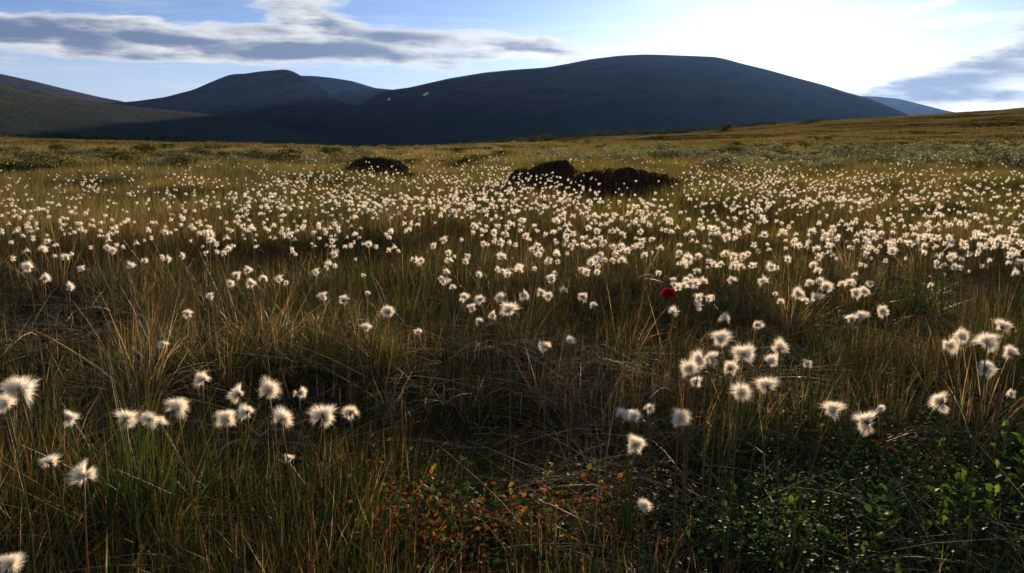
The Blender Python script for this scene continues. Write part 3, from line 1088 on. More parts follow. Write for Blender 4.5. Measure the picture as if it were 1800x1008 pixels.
# px, py, width, lean, tufts, sweep, label
NEAR = [
    (33, 678, 54, 6, 5, 0.1, 'big double cottongrass head at the left edge, upper of the two'),
    (12, 706, 46, 8, 4, -0.3, 'cottongrass head cut by the left edge, just under the big double head'),
    (120, 733, 34, 45, 3, -0.2, 'ragged two-lobed cottongrass head leaning left on a bent stem'),
    (88, 810, 33, 25, 3, -0.1, 'small brownish cottongrass tuft low on the left, on a rusty stem'),
    (147, 830, 52, 48, 4, -0.5, 'large cottongrass head blown left on a slanting green stem, low on the left'),
    (221, 735, 42, 4, 4, 0.1, 'tall-lobed cottongrass head on straight stem left of the twin head'),
    (262, 733, 38, 25, 3, -0.2, 'left half of the twin cottongrass head in the left foreground'),
    (279, 741, 30, 25, 3, 0.3, 'right half of the twin cottongrass head in the left foreground'),
    (312, 714, 45, 32, 4, 0.0, 'cottongrass head with a hanging lower lobe, right of the twin head'),
    (356, 664, 38, 10, 4, 0.2, 'round cottongrass head on a reddish stem, highest of the left foreground'),
    (420, 690, 38, 18, 3, -0.5, 'cottongrass head swept left, above a pair of fuller heads'),
    (399, 733, 43, 6, 4, -0.1, 'dense greyish cottongrass head, lower left of the middle cluster'),
    (434, 721, 36, 10, 4, 0.2, 'pale cottongrass head between the greyish head and the tallest one'),
    (472, 681, 50, -4, 5, 0.1, 'largest cottongrass head of the left foreground, on a thick green stem'),
    (494, 733, 45, 4, 4, 0.2, 'three-lobed cottongrass head with dark centre below the largest one'),
    (525, 688, 31, 14, 3, 0.3, 'narrow upright cottongrass head right of the largest one'),
    (569, 727, 50, 0, 5, 0.0, 'full pompom cottongrass head on a straight green stem'),
    (616, 723, 33, 4, 4, -0.1, 'cottongrass head seen from behind with brown centre, right of the pompom'),
    (287, 605, 21, 4, 3, 0.1, 'lone small cottongrass head above the left foreground cluster'),
    (18, 988, 44, 10, 4, 0.0, 'blurred cottongrass head in the bottom left corner'),
    (508, 806, 20, 4, 3, 0.0, 'small shaded cottongrass tuft low among the straw, under the three-lobed head'),
    (643, 575, 24, 16, 3, 0.0, 'small oval cottongrass head left of the pair in the middle hollow'),
    (735, 583, 18, 4, 3, -0.3, 'tiny cottongrass head in the dark hollow left of centre'),
    (959, 607, 28, 0, 4, -0.2, 'flat-topped cottongrass head alone near the centre'),
    (1001, 597, 21, 6, 3, 0.0, 'small round cottongrass head beside the flat-topped one near the centre'),
    (1092, 727, 32, 10, 4, -0.4, 'left lobe of the broad cottongrass head right of centre'),
    (1114, 729, 30, 2, 4, 0.4, 'right lobe of the broad cottongrass head right of centre'),
    (1142, 717, 26, 4, 3, 0.1, 'small cottongrass head between two broad ones right of centre'),
    (1194, 731, 43, 4, 4, 0.1, 'broad cottongrass head just left of the right-hand bouquet'),
    (1117, 778, 38, -6, 5, 0.1, 'fluffy round cottongrass head on a straight stem below the broad double head'),
    (1130, 887, 33, -4, 4, 0.1, 'lowest starry cottongrass head, just above the red-leaved shrubs'),
    (1267, 592, 42, 4, 5, 0.0, 'topmost round cottongrass head of the right-hand bouquet'),
    (1232, 627, 36, 6, 4, -0.3, 'left half of the wide cottongrass head in the right-hand bouquet'),
    (1254, 628, 36, 4, 4, 0.3, 'right half of the wide cottongrass head in the right-hand bouquet'),
    (1213, 644, 38, 6, 4, -0.2, 'leftmost cottongrass head of the right-hand bouquet'),
    (1283, 645, 37, 2, 4, 0.1, 'drooping cottongrass head at the middle of the right-hand bouquet'),
    (1308, 619, 46, 0, 5, 0.0, 'wide dome-shaped cottongrass head of the right-hand bouquet'),
    (1370, 609, 38, 6, 4, 0.1, 'upper right cottongrass head of the right-hand bouquet'),
    (1354, 632, 34, 4, 3, 0.0, 'cottongrass head with brown husk under the upper right one of the bouquet'),
    (1305, 686, 43, 0, 5, 0.0, 'lowest round cottongrass head of the right-hand bouquet'),
    (1349, 675, 45, -22, 4, -0.1, 'lower right domed cottongrass head of the right-hand bouquet'),
    (1224, 670, 30, 2, 4, 0.0, 'bright ragged cottongrass head under the leftmost of the bouquet'),
    (1418, 638, 21, 6, 3, 0.0, 'small stray cottongrass head right of the bouquet'),
    (1465, 717, 40, -60, 4, 0.2, 'cottongrass head leaning right on a long slanting green stem'),
    (1525, 739, 46, -130, 4, 0.6, 'heavy cottongrass head drooping right on an almost lying stem'),
    (1548, 717, 18, 4, 3, 0.2, 'small brown spent cottongrass tuft above the drooping head'),
    (1656, 703, 36, 2, 4, -0.5, 'cottongrass head blown left on a straight stem above the leafy shrubs'),
    (1778, 691, 18, 4, 3, 0.0, 'small cottongrass head at the right edge above the willow shoots'),
    (1668, 603, 32, 8, 4, -0.2, 'left head of the crowded cottongrass cluster by the right edge'),
    (1690, 590, 32, 4, 4, 0.2, 'rear head of the crowded cottongrass cluster by the right edge'),
    (1736, 598, 41, 0, 4, 0.1, 'rust-tinged cottongrass head of the cluster by the right edge'),
    (1762, 572, 31, 4, 4, 0.1, 'highest cottongrass head of the cluster by the right edge'),
    (1775, 618, 28, 4, 3, 0.2, 'tilted cottongrass head right of the rust-tinged one'),
    (1733, 645, 34, 2, 4, 0.1, 'lowest shaded cottongrass head of the cluster by the right edge'),
    (1498, 560, 26, 4, 3, -0.2, 'left one of two touching cottongrass heads above the long pale straw'),
    (1514, 555, 26, 4, 3, 0.2, 'right one of two touching cottongrass heads above the long pale straw'),
    (1554, 545, 25, 2, 5, 0.0, 'round cottongrass head on its own, right of the two touching heads'),
    (1331, 568, 24, 4, 4, 0.1, 'small round cottongrass head right above the bouquet'),
    (1275, 560, 26, 6, 3, -0.1, 'loose cottongrass head right behind the top of the bouquet'),
    (1403, 513, 27, 2, 5, 0.0, 'round cottongrass head with dark centre left of the white pair'),
    (1437, 522, 25, 2, 4, 0.0, 'smooth egg-shaped cottongrass head of the white pair'),
    (1452, 503, 26, 2, 4, 0.1, 'fan-shaped cottongrass head behind the egg-shaped one'),
    (1373, 530, 18, 2, 3, 0.0, 'small cottongrass head below left of the round dark-centred one'),
    (1505, 514, 24, 2, 4, -0.2, 'left head of the three-headed cottongrass spray'),
    (1519, 511, 22, 2, 4, 0.2, 'middle head of the three-headed cottongrass spray'),
    (1530, 498, 16, 2, 3, 0.2, 'small top head of the three-headed cottongrass spray'),
    (1186, 500, 21, 14, 4, 0.0, 'egg-shaped cottongrass head touching the red flower'),
    (1214, 487, 17, 4, 4, 0.0, 'small egg-shaped cottongrass head right of the red flower'),
    (604, 527, 27, 6, 4, 0.1, 'cottongrass head right of the tall oval one in the left hollow'),
    (568, 520, 21, 6, 3, 0.0, 'tall oval cottongrass head in the dark left hollow'),
    (647, 515, 13, 4, 3, 0.0, 'tiny pinkish cottongrass bud above the left hollow'),
    (682, 546, 28, 6, 5, 0.0, 'fan-shaped cottongrass head with curved stem in the middle hollow'),
    (815, 521, 24, 4, 4, -0.2, 'left head of the dense cottongrass cluster at the centre'),
    (845, 524, 26, 4, 4, 0.1, 'right head of the dense cottongrass cluster at the centre'),
    (830, 541, 22, 4, 4, 0.0, 'lower head of the dense cottongrass cluster at the centre'),
    (880, 522, 24, 4, 4, -0.1, 'round cottongrass head right of the dense centre cluster'),
    (895, 543, 36, 4, 5, 0.1, 'largest cottongrass head of the centre cluster'),
    (842, 565, 21, 2, 3, 0.0, 'lowest cottongrass head of the centre cluster'),
    (868, 553, 22, 2, 4, 0.0, 'cottongrass head tucked left of the largest one at the centre'),
    (920, 517, 23, 2, 4, 0.0, 'upright cottongrass head right of the centre cluster'),
    (951, 514, 20, 2, 4, -0.2, 'left half of the two-lobed cottongrass head right of centre'),
    (965, 520, 22, 2, 4, 0.2, 'right half of the two-lobed cottongrass head right of centre'),
    (1025, 521, 21, 2, 5, 0.0, 'starry cottongrass head with dark eye right of the two-lobed one'),
    (1043, 536, 17, 2, 3, 0.0, 'small cottongrass head below the starry one'),
    (775, 489, 15, 2, 3, 0.0, 'small folded cottongrass head above the centre cluster, left side'),
    (893, 483, 19, 2, 3, 0.2, 'bent cottongrass head above the centre cluster, right side'),
    (405, 496, 20, 2, 3, -0.1, 'leftmost cottongrass head of the five in the left middle'),
    (415, 484, 20, 2, 4, 0.0, 'wide cottongrass head of the five in the left middle'),
    (435, 474, 18, 2, 4, 0.0, 'highest cottongrass head of the five in the left middle'),
    (441, 497, 22, 2, 4, 0.0, 'flat white cottongrass head of the five in the left middle'),
    (462, 489, 19, 2, 4, 0.0, 'rightmost cottongrass head of the five in the left middle'),
    (503, 497, 13, 2, 3, 0.2, 'tiny stray cottongrass head right of the five'),
    (370, 520, 18, 2, 3, 0.0, 'half-spent brownish cottongrass head left of the hollow'),
    (330, 551, 20, 2, 3, 0.0, 'cottongrass head low in front of the half-spent one'),
    (78, 487, 20, 2, 3, 0.2, 'lower of two cottongrass heads by the left edge of the meadow'),
    (50, 468, 23, 2, 4, 0.0, 'upper of two cottongrass heads by the left edge of the meadow'),
]
for i, (px, py, w, lean, k, sw, lab) in enumerate(NEAR):
    cottongrass(px, py, w, lab, lean, k, sw, seed=i + 1)

# ---- the drifts further back, counted per strip of the bog
GRID = [  # y0, y1, heads per 150 px
    (268, 279, [2, 4, 4, 10, 22, 40, 22, 20, 30, 26, 26, 20]),
    (278, 300, [6, 8, 10, 36, 52, 96, 40, 34, 62, 44, 44, 34]),
    (300, 320, [36, 32, 44, 110, 150, 160, 96, 18, 124, 116, 110, 104]),
    (320, 340, [46, 36, 48, 110, 126, 120, 86, 16, 120, 110, 96, 76]),
    (340, 360, [38, 26, 34, 78, 84, 84, 90, 80, 90, 76, 52, 34]),
    (360, 380, [30, 22, 40, 56, 50, 50, 56, 66, 66, 46, 28, 24]),
    (380, 400, [28, 24, 36, 36, 32, 30, 36, 42, 46, 48, 32, 18]),
    (400, 420, [20, 18, 20, 18, 12, 13, 13, 13, 16, 36, 36, 30]),
    (420, 440, [8, 10, 9, 8, 6, 9, 10, 10, 6, 16, 26, 30]),
    (440, 460, [6, 7, 5, 5, 3, 7, 8, 8, 14, 6, 6, 10]),
    (460, 480, [3, 4, 2, 2, 2, 6, 7, 4, 14, 8, 1, 3]),
    (480, 500, [2, 2, 0, 1, 1, 3, 2, 1, 8, 5, 0, 1]),
    (500, 540, [0, 1, 0, 0, 0, 1, 1, 0, 5, 2, 0, 0]),
]
rs = random.Random(99)
heads = []
for y0, y1, row in GRID:
    full = [(-300, row[1]), (-150, row[0])] + [(150 * i, c) for i, c in enumerate(row)] + [(1800, row[-1]), (1950, row[-2])]
    for x0, c in full:
        cx = [(rs.uniform(x0, x0 + 150), rs.uniform(y0, y1)) for _ in range(max(1, c // 7))]
        for _ in range(c):
            if rs.random() < 0.7:
                q = rs.choice(cx)
                px, py = q[0] + rs.gauss(0, 20), q[1] + rs.gauss(0, 4.5)
            else:
                px, py = rs.uniform(x0, x0 + 150), rs.uniform(y0, y1)
            if py < 266:
                continue
            heads.append((px, py))
items = []
hg = np.clip(np.random.default_rng(5).normal(0.37, 0.05, len(heads)), 0.24, 0.48)
HP = np.array([ray(px, py)[:] for px, py in heads])
tt = (hg - EYE) / HP[:, 2]
for _ in range(3):
    tt = (ground_h(HP[:, 0] * tt, HP[:, 1] * tt) + hg - EYE) / HP[:, 2]
HG = ground_h(HP[:, 0] * tt, HP[:, 1] * tt)
for (px, py), hgt, d, t, gz in zip(heads, hg.tolist(), HP, tt.tolist(), HG.tolist()):
    p = Vector((d[0] * t, d[1] * t, 0))
    if p.y < 2.2:
        continue
    if any(((p.x - mx_) / mr) ** 2 + ((p.y - my_ - mr * 0.38) / (mr * 0.85)) ** 2 < 1.15 for mx_, my_, mr in MOUNDS):
        continue
    if fbm(np.array([p.x / 1.5]), np.array([p.y / 1.2]), 2, 66)[0] < -0.22 and rs.random() < 0.55:
        continue
    dia = min(0.048, max(0.022, rs.gauss(0.032 if py < 350 else 0.036, 0.006)))
    items.append((t, p.x, p.y, gz, hgt, dia, px, py))
items.sort()
MID_STEMS = [stem_mesh(rs.gauss(0, 0.05), rs.gauss(0, 0.04), 1.0, 0.0036, 900 + i) for i in range(6)]
MID_TOP = [(Vector(m.vertices[len(m.vertices) - 1].co)) for m in MID_STEMS]


ZONES = [(200, 'by the left edge of the meadow'), (400, 'in the left meadow'), (560, 'below the peaked mountain'), (700, 'below the smallest peat mound'), (880, 'between the peat mounds'),
         (1000, 'below the rear peat mound'), (1200, 'below the widest peat mound'), (1420, 'under the low sun'), (1600, 'below the right mountain ridge'), (9999, 'by the right edge of the meadow')]
NTH = ['leftmost', 'second from left', 'third from left', 'fourth from left', 'fifth from left', 'sixth from left', 'seventh from left', 'eighth from left']
NTR = ['rightmost', 'second from right', 'third from right', 'fourth from right']


def zone_of(px, py):
    where = next(w for lim, w in ZONES if px < lim)
    row = 'loose larger' if py > 462 else ('close-set white' if py > 438 else 'small crowded')
    return row, where


def zone_labels(its):
    """one label each: by order within the zone; only the thick of a crowded zone shares one"""
    zones = {}
    for it in its:
        zones.setdefault(zone_of(it[6], it[7]), []).append(it)
    res = {}
    for (row, where), ls in zones.items():
        ls.sort(key=lambda q: q[6])
        grp = '%s heads %s' % (row, where)
        for i_, it in enumerate(ls):
            if len(ls) == 1:
                lab = 'single %s cottongrass head %s' % (row, where)
            elif i_ == len(ls) - 1:
                lab = 'rightmost of the %s cottongrass heads %s' % (row, where)
            elif i_ < (8 if len(ls) <= 9 else 4):
                lab = '%s of the %s cottongrass heads %s' % (NTH[i_], row, where)
            elif len(ls) - 1 - i_ < 4:
                lab = '%s of the %s cottongrass heads %s' % (NTR[len(ls) - 1 - i_], row, where)
            else:
                lab = '%s cottongrass head amid the drift %s' % (row, where)
            res[id(it)] = (lab, grp)
    return res


N_IND = 300 - len(NEAR) - 1
inside = [it for it in items if 2 < it[6] < 1798]
ind = inside[:N_IND]
ind_set = set(id(i) for i in ind)
LAB = zone_labels(ind)
for i, it in enumerate(ind):
    t, x_, y_, z_, hgt, dia, px, py = it
    k = rs.randrange(6)
    root = empty('cottongrass', (x_ - MID_TOP[k].x * hgt, y_ - MID_TOP[k].y * hgt, z_))
    st = add('stem', MID_STEMS[k], root)
    st.scale = (hgt, hgt, hgt - dia * 0.1)
    hd = add('seed_head', MID_HEADS[rs.randrange(7)], root, (MID_TOP[k].x * hgt, MID_TOP[k].y * hgt, hgt - dia * 0.1))
    s = dia * (0.95 + 0.2 * rs.random())
    hd.scale = (s, s, s * rs.uniform(0.85, 1.1))
    hd.rotation_euler = (rs.gauss(0, 0.3), rs.gauss(0, 0.3), rs.random() * 6.28)
    lab, grp = LAB[id(it)]
    tag(root, lab, 'cottongrass', grp)

# the rest of the drifts: one mass
DRIFT = []
for i in range(8):
    V, F, T, RR = whole_head('d', 700 + i, 34, 0.040, 2, 4)
    V = V * 0.040
    top = Vector((0.03 * math.cos(i), 0.02 * math.sin(i), 0.37))
    sv, sf = tube([Vector((0, 0, -0.02)), top * 0.5 + Vector((0.006, 0, 0)), top], [0.0016, 0.0014, 0.0011], 3)
    V = V + np.array(top)
    o_ = len(V)
    me = mesh_from('drift_plant', V.tolist() + [tuple(v) for v in sv], list(F) + [tuple(a + o_ for a in f) for f in sf], [m_cotton, m_stem], False,
                   {'t': list(T) + [0.3] * len(sv), 'rnd': list(RR) + [0.5] * len(sv)})
    mi = [0] * len(F) + [1] * len(sf)
    me.polygons.foreach_set('material_index', mi)
    DRIFT.append(me)
restit = [it for it in items if id(it) not in ind_set]
P = np.array([(it[1] - 0.03 * math.cos(j % 8), it[2] - 0.02 * math.sin(j % 8), it[3]) for j, it in enumerate(restit)])
n_ = len(P)
rot = np.zeros((n_, 3)); rot[:, 0] = r.normal(0, 0.05, n_); rot[:, 1] = r.normal(0, 0.05, n_)
scl = np.array([(it[5] / 0.040, it[5] / 0.040, it[4] / 0.37 * 0.5 + it[5] / 0.04 * 0.5) for it in restit])
scatter('cottongrass_drift', 'countless distant cottongrass heads whitening the middle of the bog', DRIFT, P, rot, scl, np.arange(n_) % 8)
print('heads', len(items))

# ------------------------------------------------------------------ the red flower
rel, hgt, dia = place_head(1175, 515, 25)
pos = rel + Vector((0, 0, EYE))
bx, by = pos.x + 26 * rel.length / FPX, pos.y
bz = gh(bx, by)
root = empty('red_flower', (bx, by, bz))
h = pos.z - bz
m_red, n, l = new_mat('red_petal')
o = n.new('ShaderNodeOutputMaterial')
pb = N(n, 'ShaderNodeBsdfPrincipled', inp={'Base Color': (0.36, 0.012, 0.014, 1), 'Roughness': 0.5})
tr = N(n, 'ShaderNodeBsdfTranslucent', inp={'Color': (0.55, 0.015, 0.015, 1)})
mx = N(n, 'ShaderNodeMixShader', inp={0: 0.4})
l.new(pb.outputs[0], mx.inputs[1]); l.new(tr.outputs[0], mx.inputs[2]); l.new(mx.outputs[0], o.inputs['Surface'])
add('stem', stem_mesh(pos.x - bx, pos.y - by, h - dia * 0.45, 0.0016, 77), root)
hd = add('calyx', BRACT, root, (pos.x - bx, pos.y - by, h - dia * 0.42))
hd.scale = (dia, dia, dia)
V, F = [], []
for i in range(7):
    for j in range(6):
        u, v = j / 5 - 0.5, i / 6
        wd = 0.62 * math.sin(min(1, v * 1.25 + 0.12) * math.pi * 0.62)
        V.append((u * 2 * wd * 0.5, 0.10 * math.sin(v * 2.6) + 0.05 * math.sin(j * 2.4 + i) * v - 0.22 * (u * 2) ** 2 * v, v * 0.55 + 0.03 * math.sin(j * 3.1) * v))
for i in range(6):
    for j in range(5):
        a = i * 6 + j
        F.append((a, a + 1, a + 7, a + 6))
PETAL = mesh_from('petal', V, F, m_red, True)
rp = random.Random(4)
for ring, (cnt, tl, rad) in enumerate([(7, 0.95, 0.16), (6, 0.62, 0.13), (6, 0.36, 0.10), (5, 0.14, 0.05)]):
    for j in range(cnt):
        a = 6.283 * (j + 0.5 * ring) / cnt + rp.gauss(0, 0.15)
        t_ = add('petal', PETAL, hd)
        t_.location = (math.cos(a) * rad, math.sin(a) * rad, 0.06 + 0.05 * ring)
        t_.rotation_euler = Euler((tl + rp.gauss(0, 0.12), 0, a - math.pi / 2 + math.pi), 'XYZ')
        s = 0.72 + 0.08 * ring
        t_.scale = (s, s, s)
tag(root, 'single round dark red flower among the white cottongrass', 'flower')


# ------------------------------------------------------------------ dwarf shrubs of the foreground
def leaf_mesh(name, mat, wide, fold, curl):
    prof = [(0.0, 0.0), (0.12, 0.22), (0.38, 0.75), (0.65, 1.0), (0.88, 0.62), (1.0, 0.0)]
    V, F, T = [], [], []
    for t, w in prof:
        zc = -curl * t * t
        V += [(-wide * w / 2, t, zc + fold * w), (0, t, zc), (wide * w / 2, t, zc + fold * w)]
        T += [t, t, t]
    for i in range(len(prof) - 1):
        a = 3 * i
        F += [(a, a + 1, a + 4, a + 3), (a + 1, a + 2, a + 5, a + 4)]
    return mesh_from(name, V, F, mat, True, {'t': [0.0] * len(V), 'rnd': [0.5] * len(V)})


LEAVES = {}
for key, mt in (('green', m_leaf), ('red', m_leaf_red)):
    LEAVES[key] = [leaf_mesh('leaf', mt, 0.50 + 0.06 * i, 0.05 + 0.03 * i, 0.08 + 0.06 * i) for i in range(3)]


def dwarf_shrub(px, py, height, leaf, stems, per, key, label, seed, spread=0.5):
    rr = random.Random(seed)
    p = hit_ground(px, py)
    root = empty('dwarf_shrub', p)
    for s in range(stems):
        a = rr.random() * 6.283
        ln_ = spread * (0.3 + rr.random())
        hh = height * (0.6 + 0.5 * rr.random())
        tip = Vector((math.cos(a) * ln_ * hh, math.sin(a) * ln_ * hh, hh))
        path = []
        for k in range(6):
            t = k / 5
            path.append(Vector((tip.x * t ** 0.7 + rr.gauss(0, 0.004), tip.y * t ** 0.7 + rr.gauss(0, 0.004), -0.02 + (tip.z + 0.02) * t)))
        V, F = tube(path, [0.0016 - 0.0002 * k for k in range(6)], 4)
        st = add('stem', mesh_from('stem', V, F, m_twig, True), root)
        for j in range(per):
            t = 0.22 + 0.78 * (j + rr.random() * 0.5) / per
            k = min(4, int(t * 5)); f = t * 5 - k
            q = path[k].lerp(path[k + 1], min(1, f))
            az_ = j * 2.4 + rr.gauss(0, 0.4)
            up = rr.uniform(0.5, 1.35) if leaf > 0.024 else rr.uniform(0.2, 1.2)
            lf = add('leaf', LEAVES[key][rr.randrange(3)], st, q)
            lf.rotation_euler = Euler((up, rr.gauss(0, 0.35), az_), 'XYZ')
            z = leaf * rr.uniform(0.65, 1.15) * (1.1 - 0.35 * t)
            lf.scale = (z, z, z)
    tag(root, label, 'shrub', 'leafy dwarf shrubs in the foreground')


SHRUBS = [
    (1778, 905, 0.31, 0.037, 6, 11, 'green', 'tall willow shoots with broad green leaves by the right edge', 0.25),
    (1715, 960, 0.21, 0.033, 5, 9, 'green', 'willow shrub with rounded leaves below the tall right-edge shoots', 0.4),
    (1530, 985, 0.20, 0.031, 4, 8, 'green', 'young willow shoot with one upright bright leaf, low on the right', 0.35),
    (1240, 1000, 0.14, 0.033, 3, 6, 'green', 'short willow shoot with a bright pointed leaf below the bouquet', 0.35),
    (1425, 1005, 0.13, 0.029, 3, 6, 'green', 'low green shoot between the two willow shoots at the bottom', 0.4),
    (1640, 985, 0.15, 0.024, 5, 9, 'green', 'dark green low shrub left of the rounded-leaf willow', 0.6),
    (1600, 845, 0.14, 0.022, 6, 11, 'red', 'low shrub with bronze leaf tips under the drooping head', 0.7),
    (1680, 820, 0.14, 0.024, 6, 10, 'green', 'low leafy shrub under the straight-stemmed head on the right', 0.6),
    (1490, 830, 0.13, 0.023, 5, 10, 'green', 'low green shrub at the foot of the slanting stems', 0.7),
    (1560, 790, 0.13, 0.024, 4, 9, 'green', 'small green shrub right under the heavy drooping head', 0.6),
    (1665, 755, 0.11, 0.022, 4, 8, 'red', 'small reddish shrub behind the bronze-tipped one', 0.5),
    (1345, 930, 0.13, 0.022, 6, 10, 'green', 'dark low shrub under the right-hand bouquet stems', 0.7),
    (700, 880, 0.15, 0.020, 6, 11, 'red', 'orange-leaved bilberry sprig left of the dark centre', 0.6),
    (745, 965, 0.15, 0.026, 6, 10, 'red', 'yellow and red bilberry by the bottom edge, left of centre', 0.6),
    (860, 930, 0.11, 0.022, 6, 10, 'green', 'olive-green bilberry at the bottom centre', 0.7),
    (985, 880, 0.13, 0.022, 6, 11, 'red', 'orange-red bilberry under the lowest starry head', 0.6),
    (950, 955, 0.13, 0.023, 6, 11, 'red', 'red and green bilberry by the bottom edge, right of centre', 0.6),
    (655, 985, 0.11, 0.024, 5, 9, 'red', 'low bilberry with rusty leaves at the left end of the row', 0.6),
    (1045, 985, 0.10, 0.022, 5, 9, 'green', 'low green bilberry at the right end of the row', 0.7),
    (1105, 930, 0.10, 0.019, 5, 9, 'green', 'sparse bilberry right behind the right end of the row', 0.6),
    (770, 840, 0.10, 0.019, 4, 8, 'green', 'small bilberry in the dark behind the orange sprig', 0.6),
]
for i, (px, py, hh, lf, st, per, key, lab, sp) in enumerate(SHRUBS):
    dwarf_shrub(px, py, hh, lf, st, per, key, lab, 40 + i, sp)


# small-leaved carpet between them
def sprig(name, mat, n_, rad, hmax, leaf, seed):
    rr = random.Random(seed)
    V, F, T, RR = [], [], [], []
    for i in range(n_):
        a = rr.random() * 6.283; q = rad * math.sqrt(rr.random())
        c = Vector((math.cos(a) * q, math.sin(a) * q, hmax * rr.random() ** 0.8))
        e = Euler((rr.uniform(-0.2, 0.9), rr.gauss(0, 0.4), rr.random() * 6.28)).to_matrix()
        s = leaf * rr.uniform(0.6, 1.2)
        o_ = len(V)
        for v in [(0, 0, 0), (-0.28, 0.55, 0.08), (0, 0.55, 0), (0.28, 0.55, 0.08), (0, 1, -0.05)]:
            V.append(c + e @ (Vector(v) * s))
        F += [(o_, o_ + 2, o_ + 1), (o_, o_ + 3, o_ + 2), (o_ + 1, o_ + 2, o_ + 4), (o_ + 2, o_ + 3, o_ + 4)]
        T += [0.0] * 5
        RR += [rr.random()] * 5
    return mesh_from(name, V, F, mat, False, {'t': T, 'rnd': RR})


carpet = [sprig('carpet_sprig', m_leaf, 42, 0.10, 0.10, 0.014, 800 + i) for i in range(4)]
redcarpet = [sprig('red_sprig', m_leaf_red, 30, 0.09, 0.09, 0.014, 820 + i) for i in range(3)]
cp, rp_ = [], []
for cx, cy_, sx, sy, cnt, which in [(1580, 900, 210, 90, 190, 0), (1700, 800, 110, 60, 80, 0), (1330, 940, 120, 50, 60, 0), (860, 950, 200, 50, 90, 0), (1450, 800, 90, 50, 40, 0),
                                    (740, 930, 90, 60, 36, 1), (970, 930, 80, 50, 36, 1), (1620, 830, 90, 30, 22, 1), (1130, 540, 60, 25, 20, 1)]:
    for _ in range(cnt):
        px, py = rs.gauss(cx, sx), rs.gauss(cy_, sy)
        if py > 480:
            (rp_ if which else cp).append((px, py))
cp, rp_ = hit_many(cp)[:, :2], hit_many(rp_)[:, :2]
for nm, lab, pr, ls in (('leaf_carpet', 'glossy green dwarf-shrub leaves carpeting the lower right', carpet, cp), ('red_leaf_carpet', 'reddening bilberry leaves between the dwarf shrubs', redcarpet, rp_)):
    q = np.array(ls)
    Q = lay(len(pr), q[:, 0], q[:, 1], 0.8 + 0.5 * r.random(len(q)))
    Q[1][:, 2] = r.random(len(q)) * 6.283
    bake(nm, lab, pr, *Q)


# ------------------------------------------------------------------ willow and birch bushes
def bush_meshes(seed, leafmat, n_leaf, leaf, lumps):
    rr = random.Random(seed)
    blobs = []
    for k in range(lumps):
        a = rr.random() * 6.283; q = 0.42 * math.sqrt(rr.random())
        blobs.append((math.cos(a) * q, math.sin(a) * q, rr.uniform(0.25, 0.62), rr.uniform(0.14, 0.26)))
    V, F, T, RR = [], [], [], []
    for i in range(n_leaf):
        b = rr.choice(blobs)
        v = Vector((rr.gauss(0, 1), rr.gauss(0, 1), rr.gauss(0, 1))).normalized() * (b[3] * rr.random() ** 0.35)
        c = Vector((b[0] + v.x, b[1] + v.y, max(0.02, b[2] + v.z * 1.1)))
        e = Euler((rr.uniform(-0.6, 1.2), rr.gauss(0, 0.6), rr.random() * 6.28)).to_matrix()
        s = leaf * rr.uniform(0.6, 1.3)
        o_ = len(V)
        for w in [(0, 0, 0), (-0.3, 0.5, 0.05), (0.3, 0.5, 0.05), (0, 1, -0.06)]:
            V.append(c + e @ (Vector(w) * s))
        F += [(o_, o_ + 2, o_ + 1), (o_ + 1, o_ + 2, o_ + 3)]
        T += [0.0] * 4; RR += [rr.random()] * 4
    crown = mesh_from('crown', V, F, leafmat, False, {'t': T, 'rnd': RR})
    parts = []
    for b in blobs:
        mid = Vector((b[0] * 0.4, b[1] * 0.4, b[2] * 0.5))
        parts.append(tube([Vector((b[0] * 0.12, b[1] * 0.12, -0.05)), mid, Vector(b[:3])], [0.02, 0.014, 0.006], 4))
    V, F = join(parts)
    return crown, mesh_from('trunk', V, F, m_twig, True)


WILLOWS = [bush_meshes(60 + i, m_willow, 520, 0.075, 8) for i in range(5)]
BIRCHES = [bush_meshes(80 + i, m_birch, 420, 0.10, 9) for i in range(4)]


def bush(name, kinds, pos, w, h, label, group, seed):
    rr = random.Random(seed)
    root = empty(name, pos)
    root.rotation_euler = (0, 0, rr.random() * 6.28)
    root.scale = (w, w, h / 0.8)
    c, t = kinds[rr.randrange(len(kinds))]
    add('crown', c, root)
    add('trunk', t, root)
    tag(root, label, 'bush', group)


# belt behind the cottongrass on the right, with gaps
rb = random.Random(31)
WILLOW_AT = [(1100, 'behind the gap between the peat mounds'), (1215, 'just behind the widest peat mound'), (1345, 'straight below the sun'), (1480, 'below the falling whaleback ridge'),
             (1610, 'below the pale distant ridge'), (1700, 'below the russet slope, near the right edge'), (9999, 'at the right edge of the belt')]
WILLOW_SEEN = {}
for _px, _py in [(1010, 291), (1075, 288), (1150, 285), (1200, 290), (1235, 280), (1290, 284), (1330, 292), (1370, 282), (1425, 286), (1462, 280), (1500, 290), (1545, 284), (1590, 281), (1635, 287), (1680, 283),
                 (1725, 290), (1765, 284), (1795, 292), (1120, 296), (1260, 300), (1400, 299), (1560, 298), (1690, 302), (1780, 305), (1310, 276), (1520, 275), (1650, 275), (1180, 277), (1750, 276)]:
    WILLOW_SEEN.setdefault((next(w for lim, w in WILLOW_AT if _px < lim)), []).append((_py, _px))


def willow_label(px, py):
    where = next(w for lim, w in WILLOW_AT if px < lim)
    ls = sorted(WILLOW_SEEN[where], reverse=True)
    i_ = ls.index((py, px))
    rank = 'nearest' if i_ == 0 else ('farthest' if i_ == len(ls) - 1 else ['second nearest', 'third nearest', 'fourth nearest', 'fifth nearest'][i_ - 1])
    return '%s grey-green willow bush %s' % (rank, where)


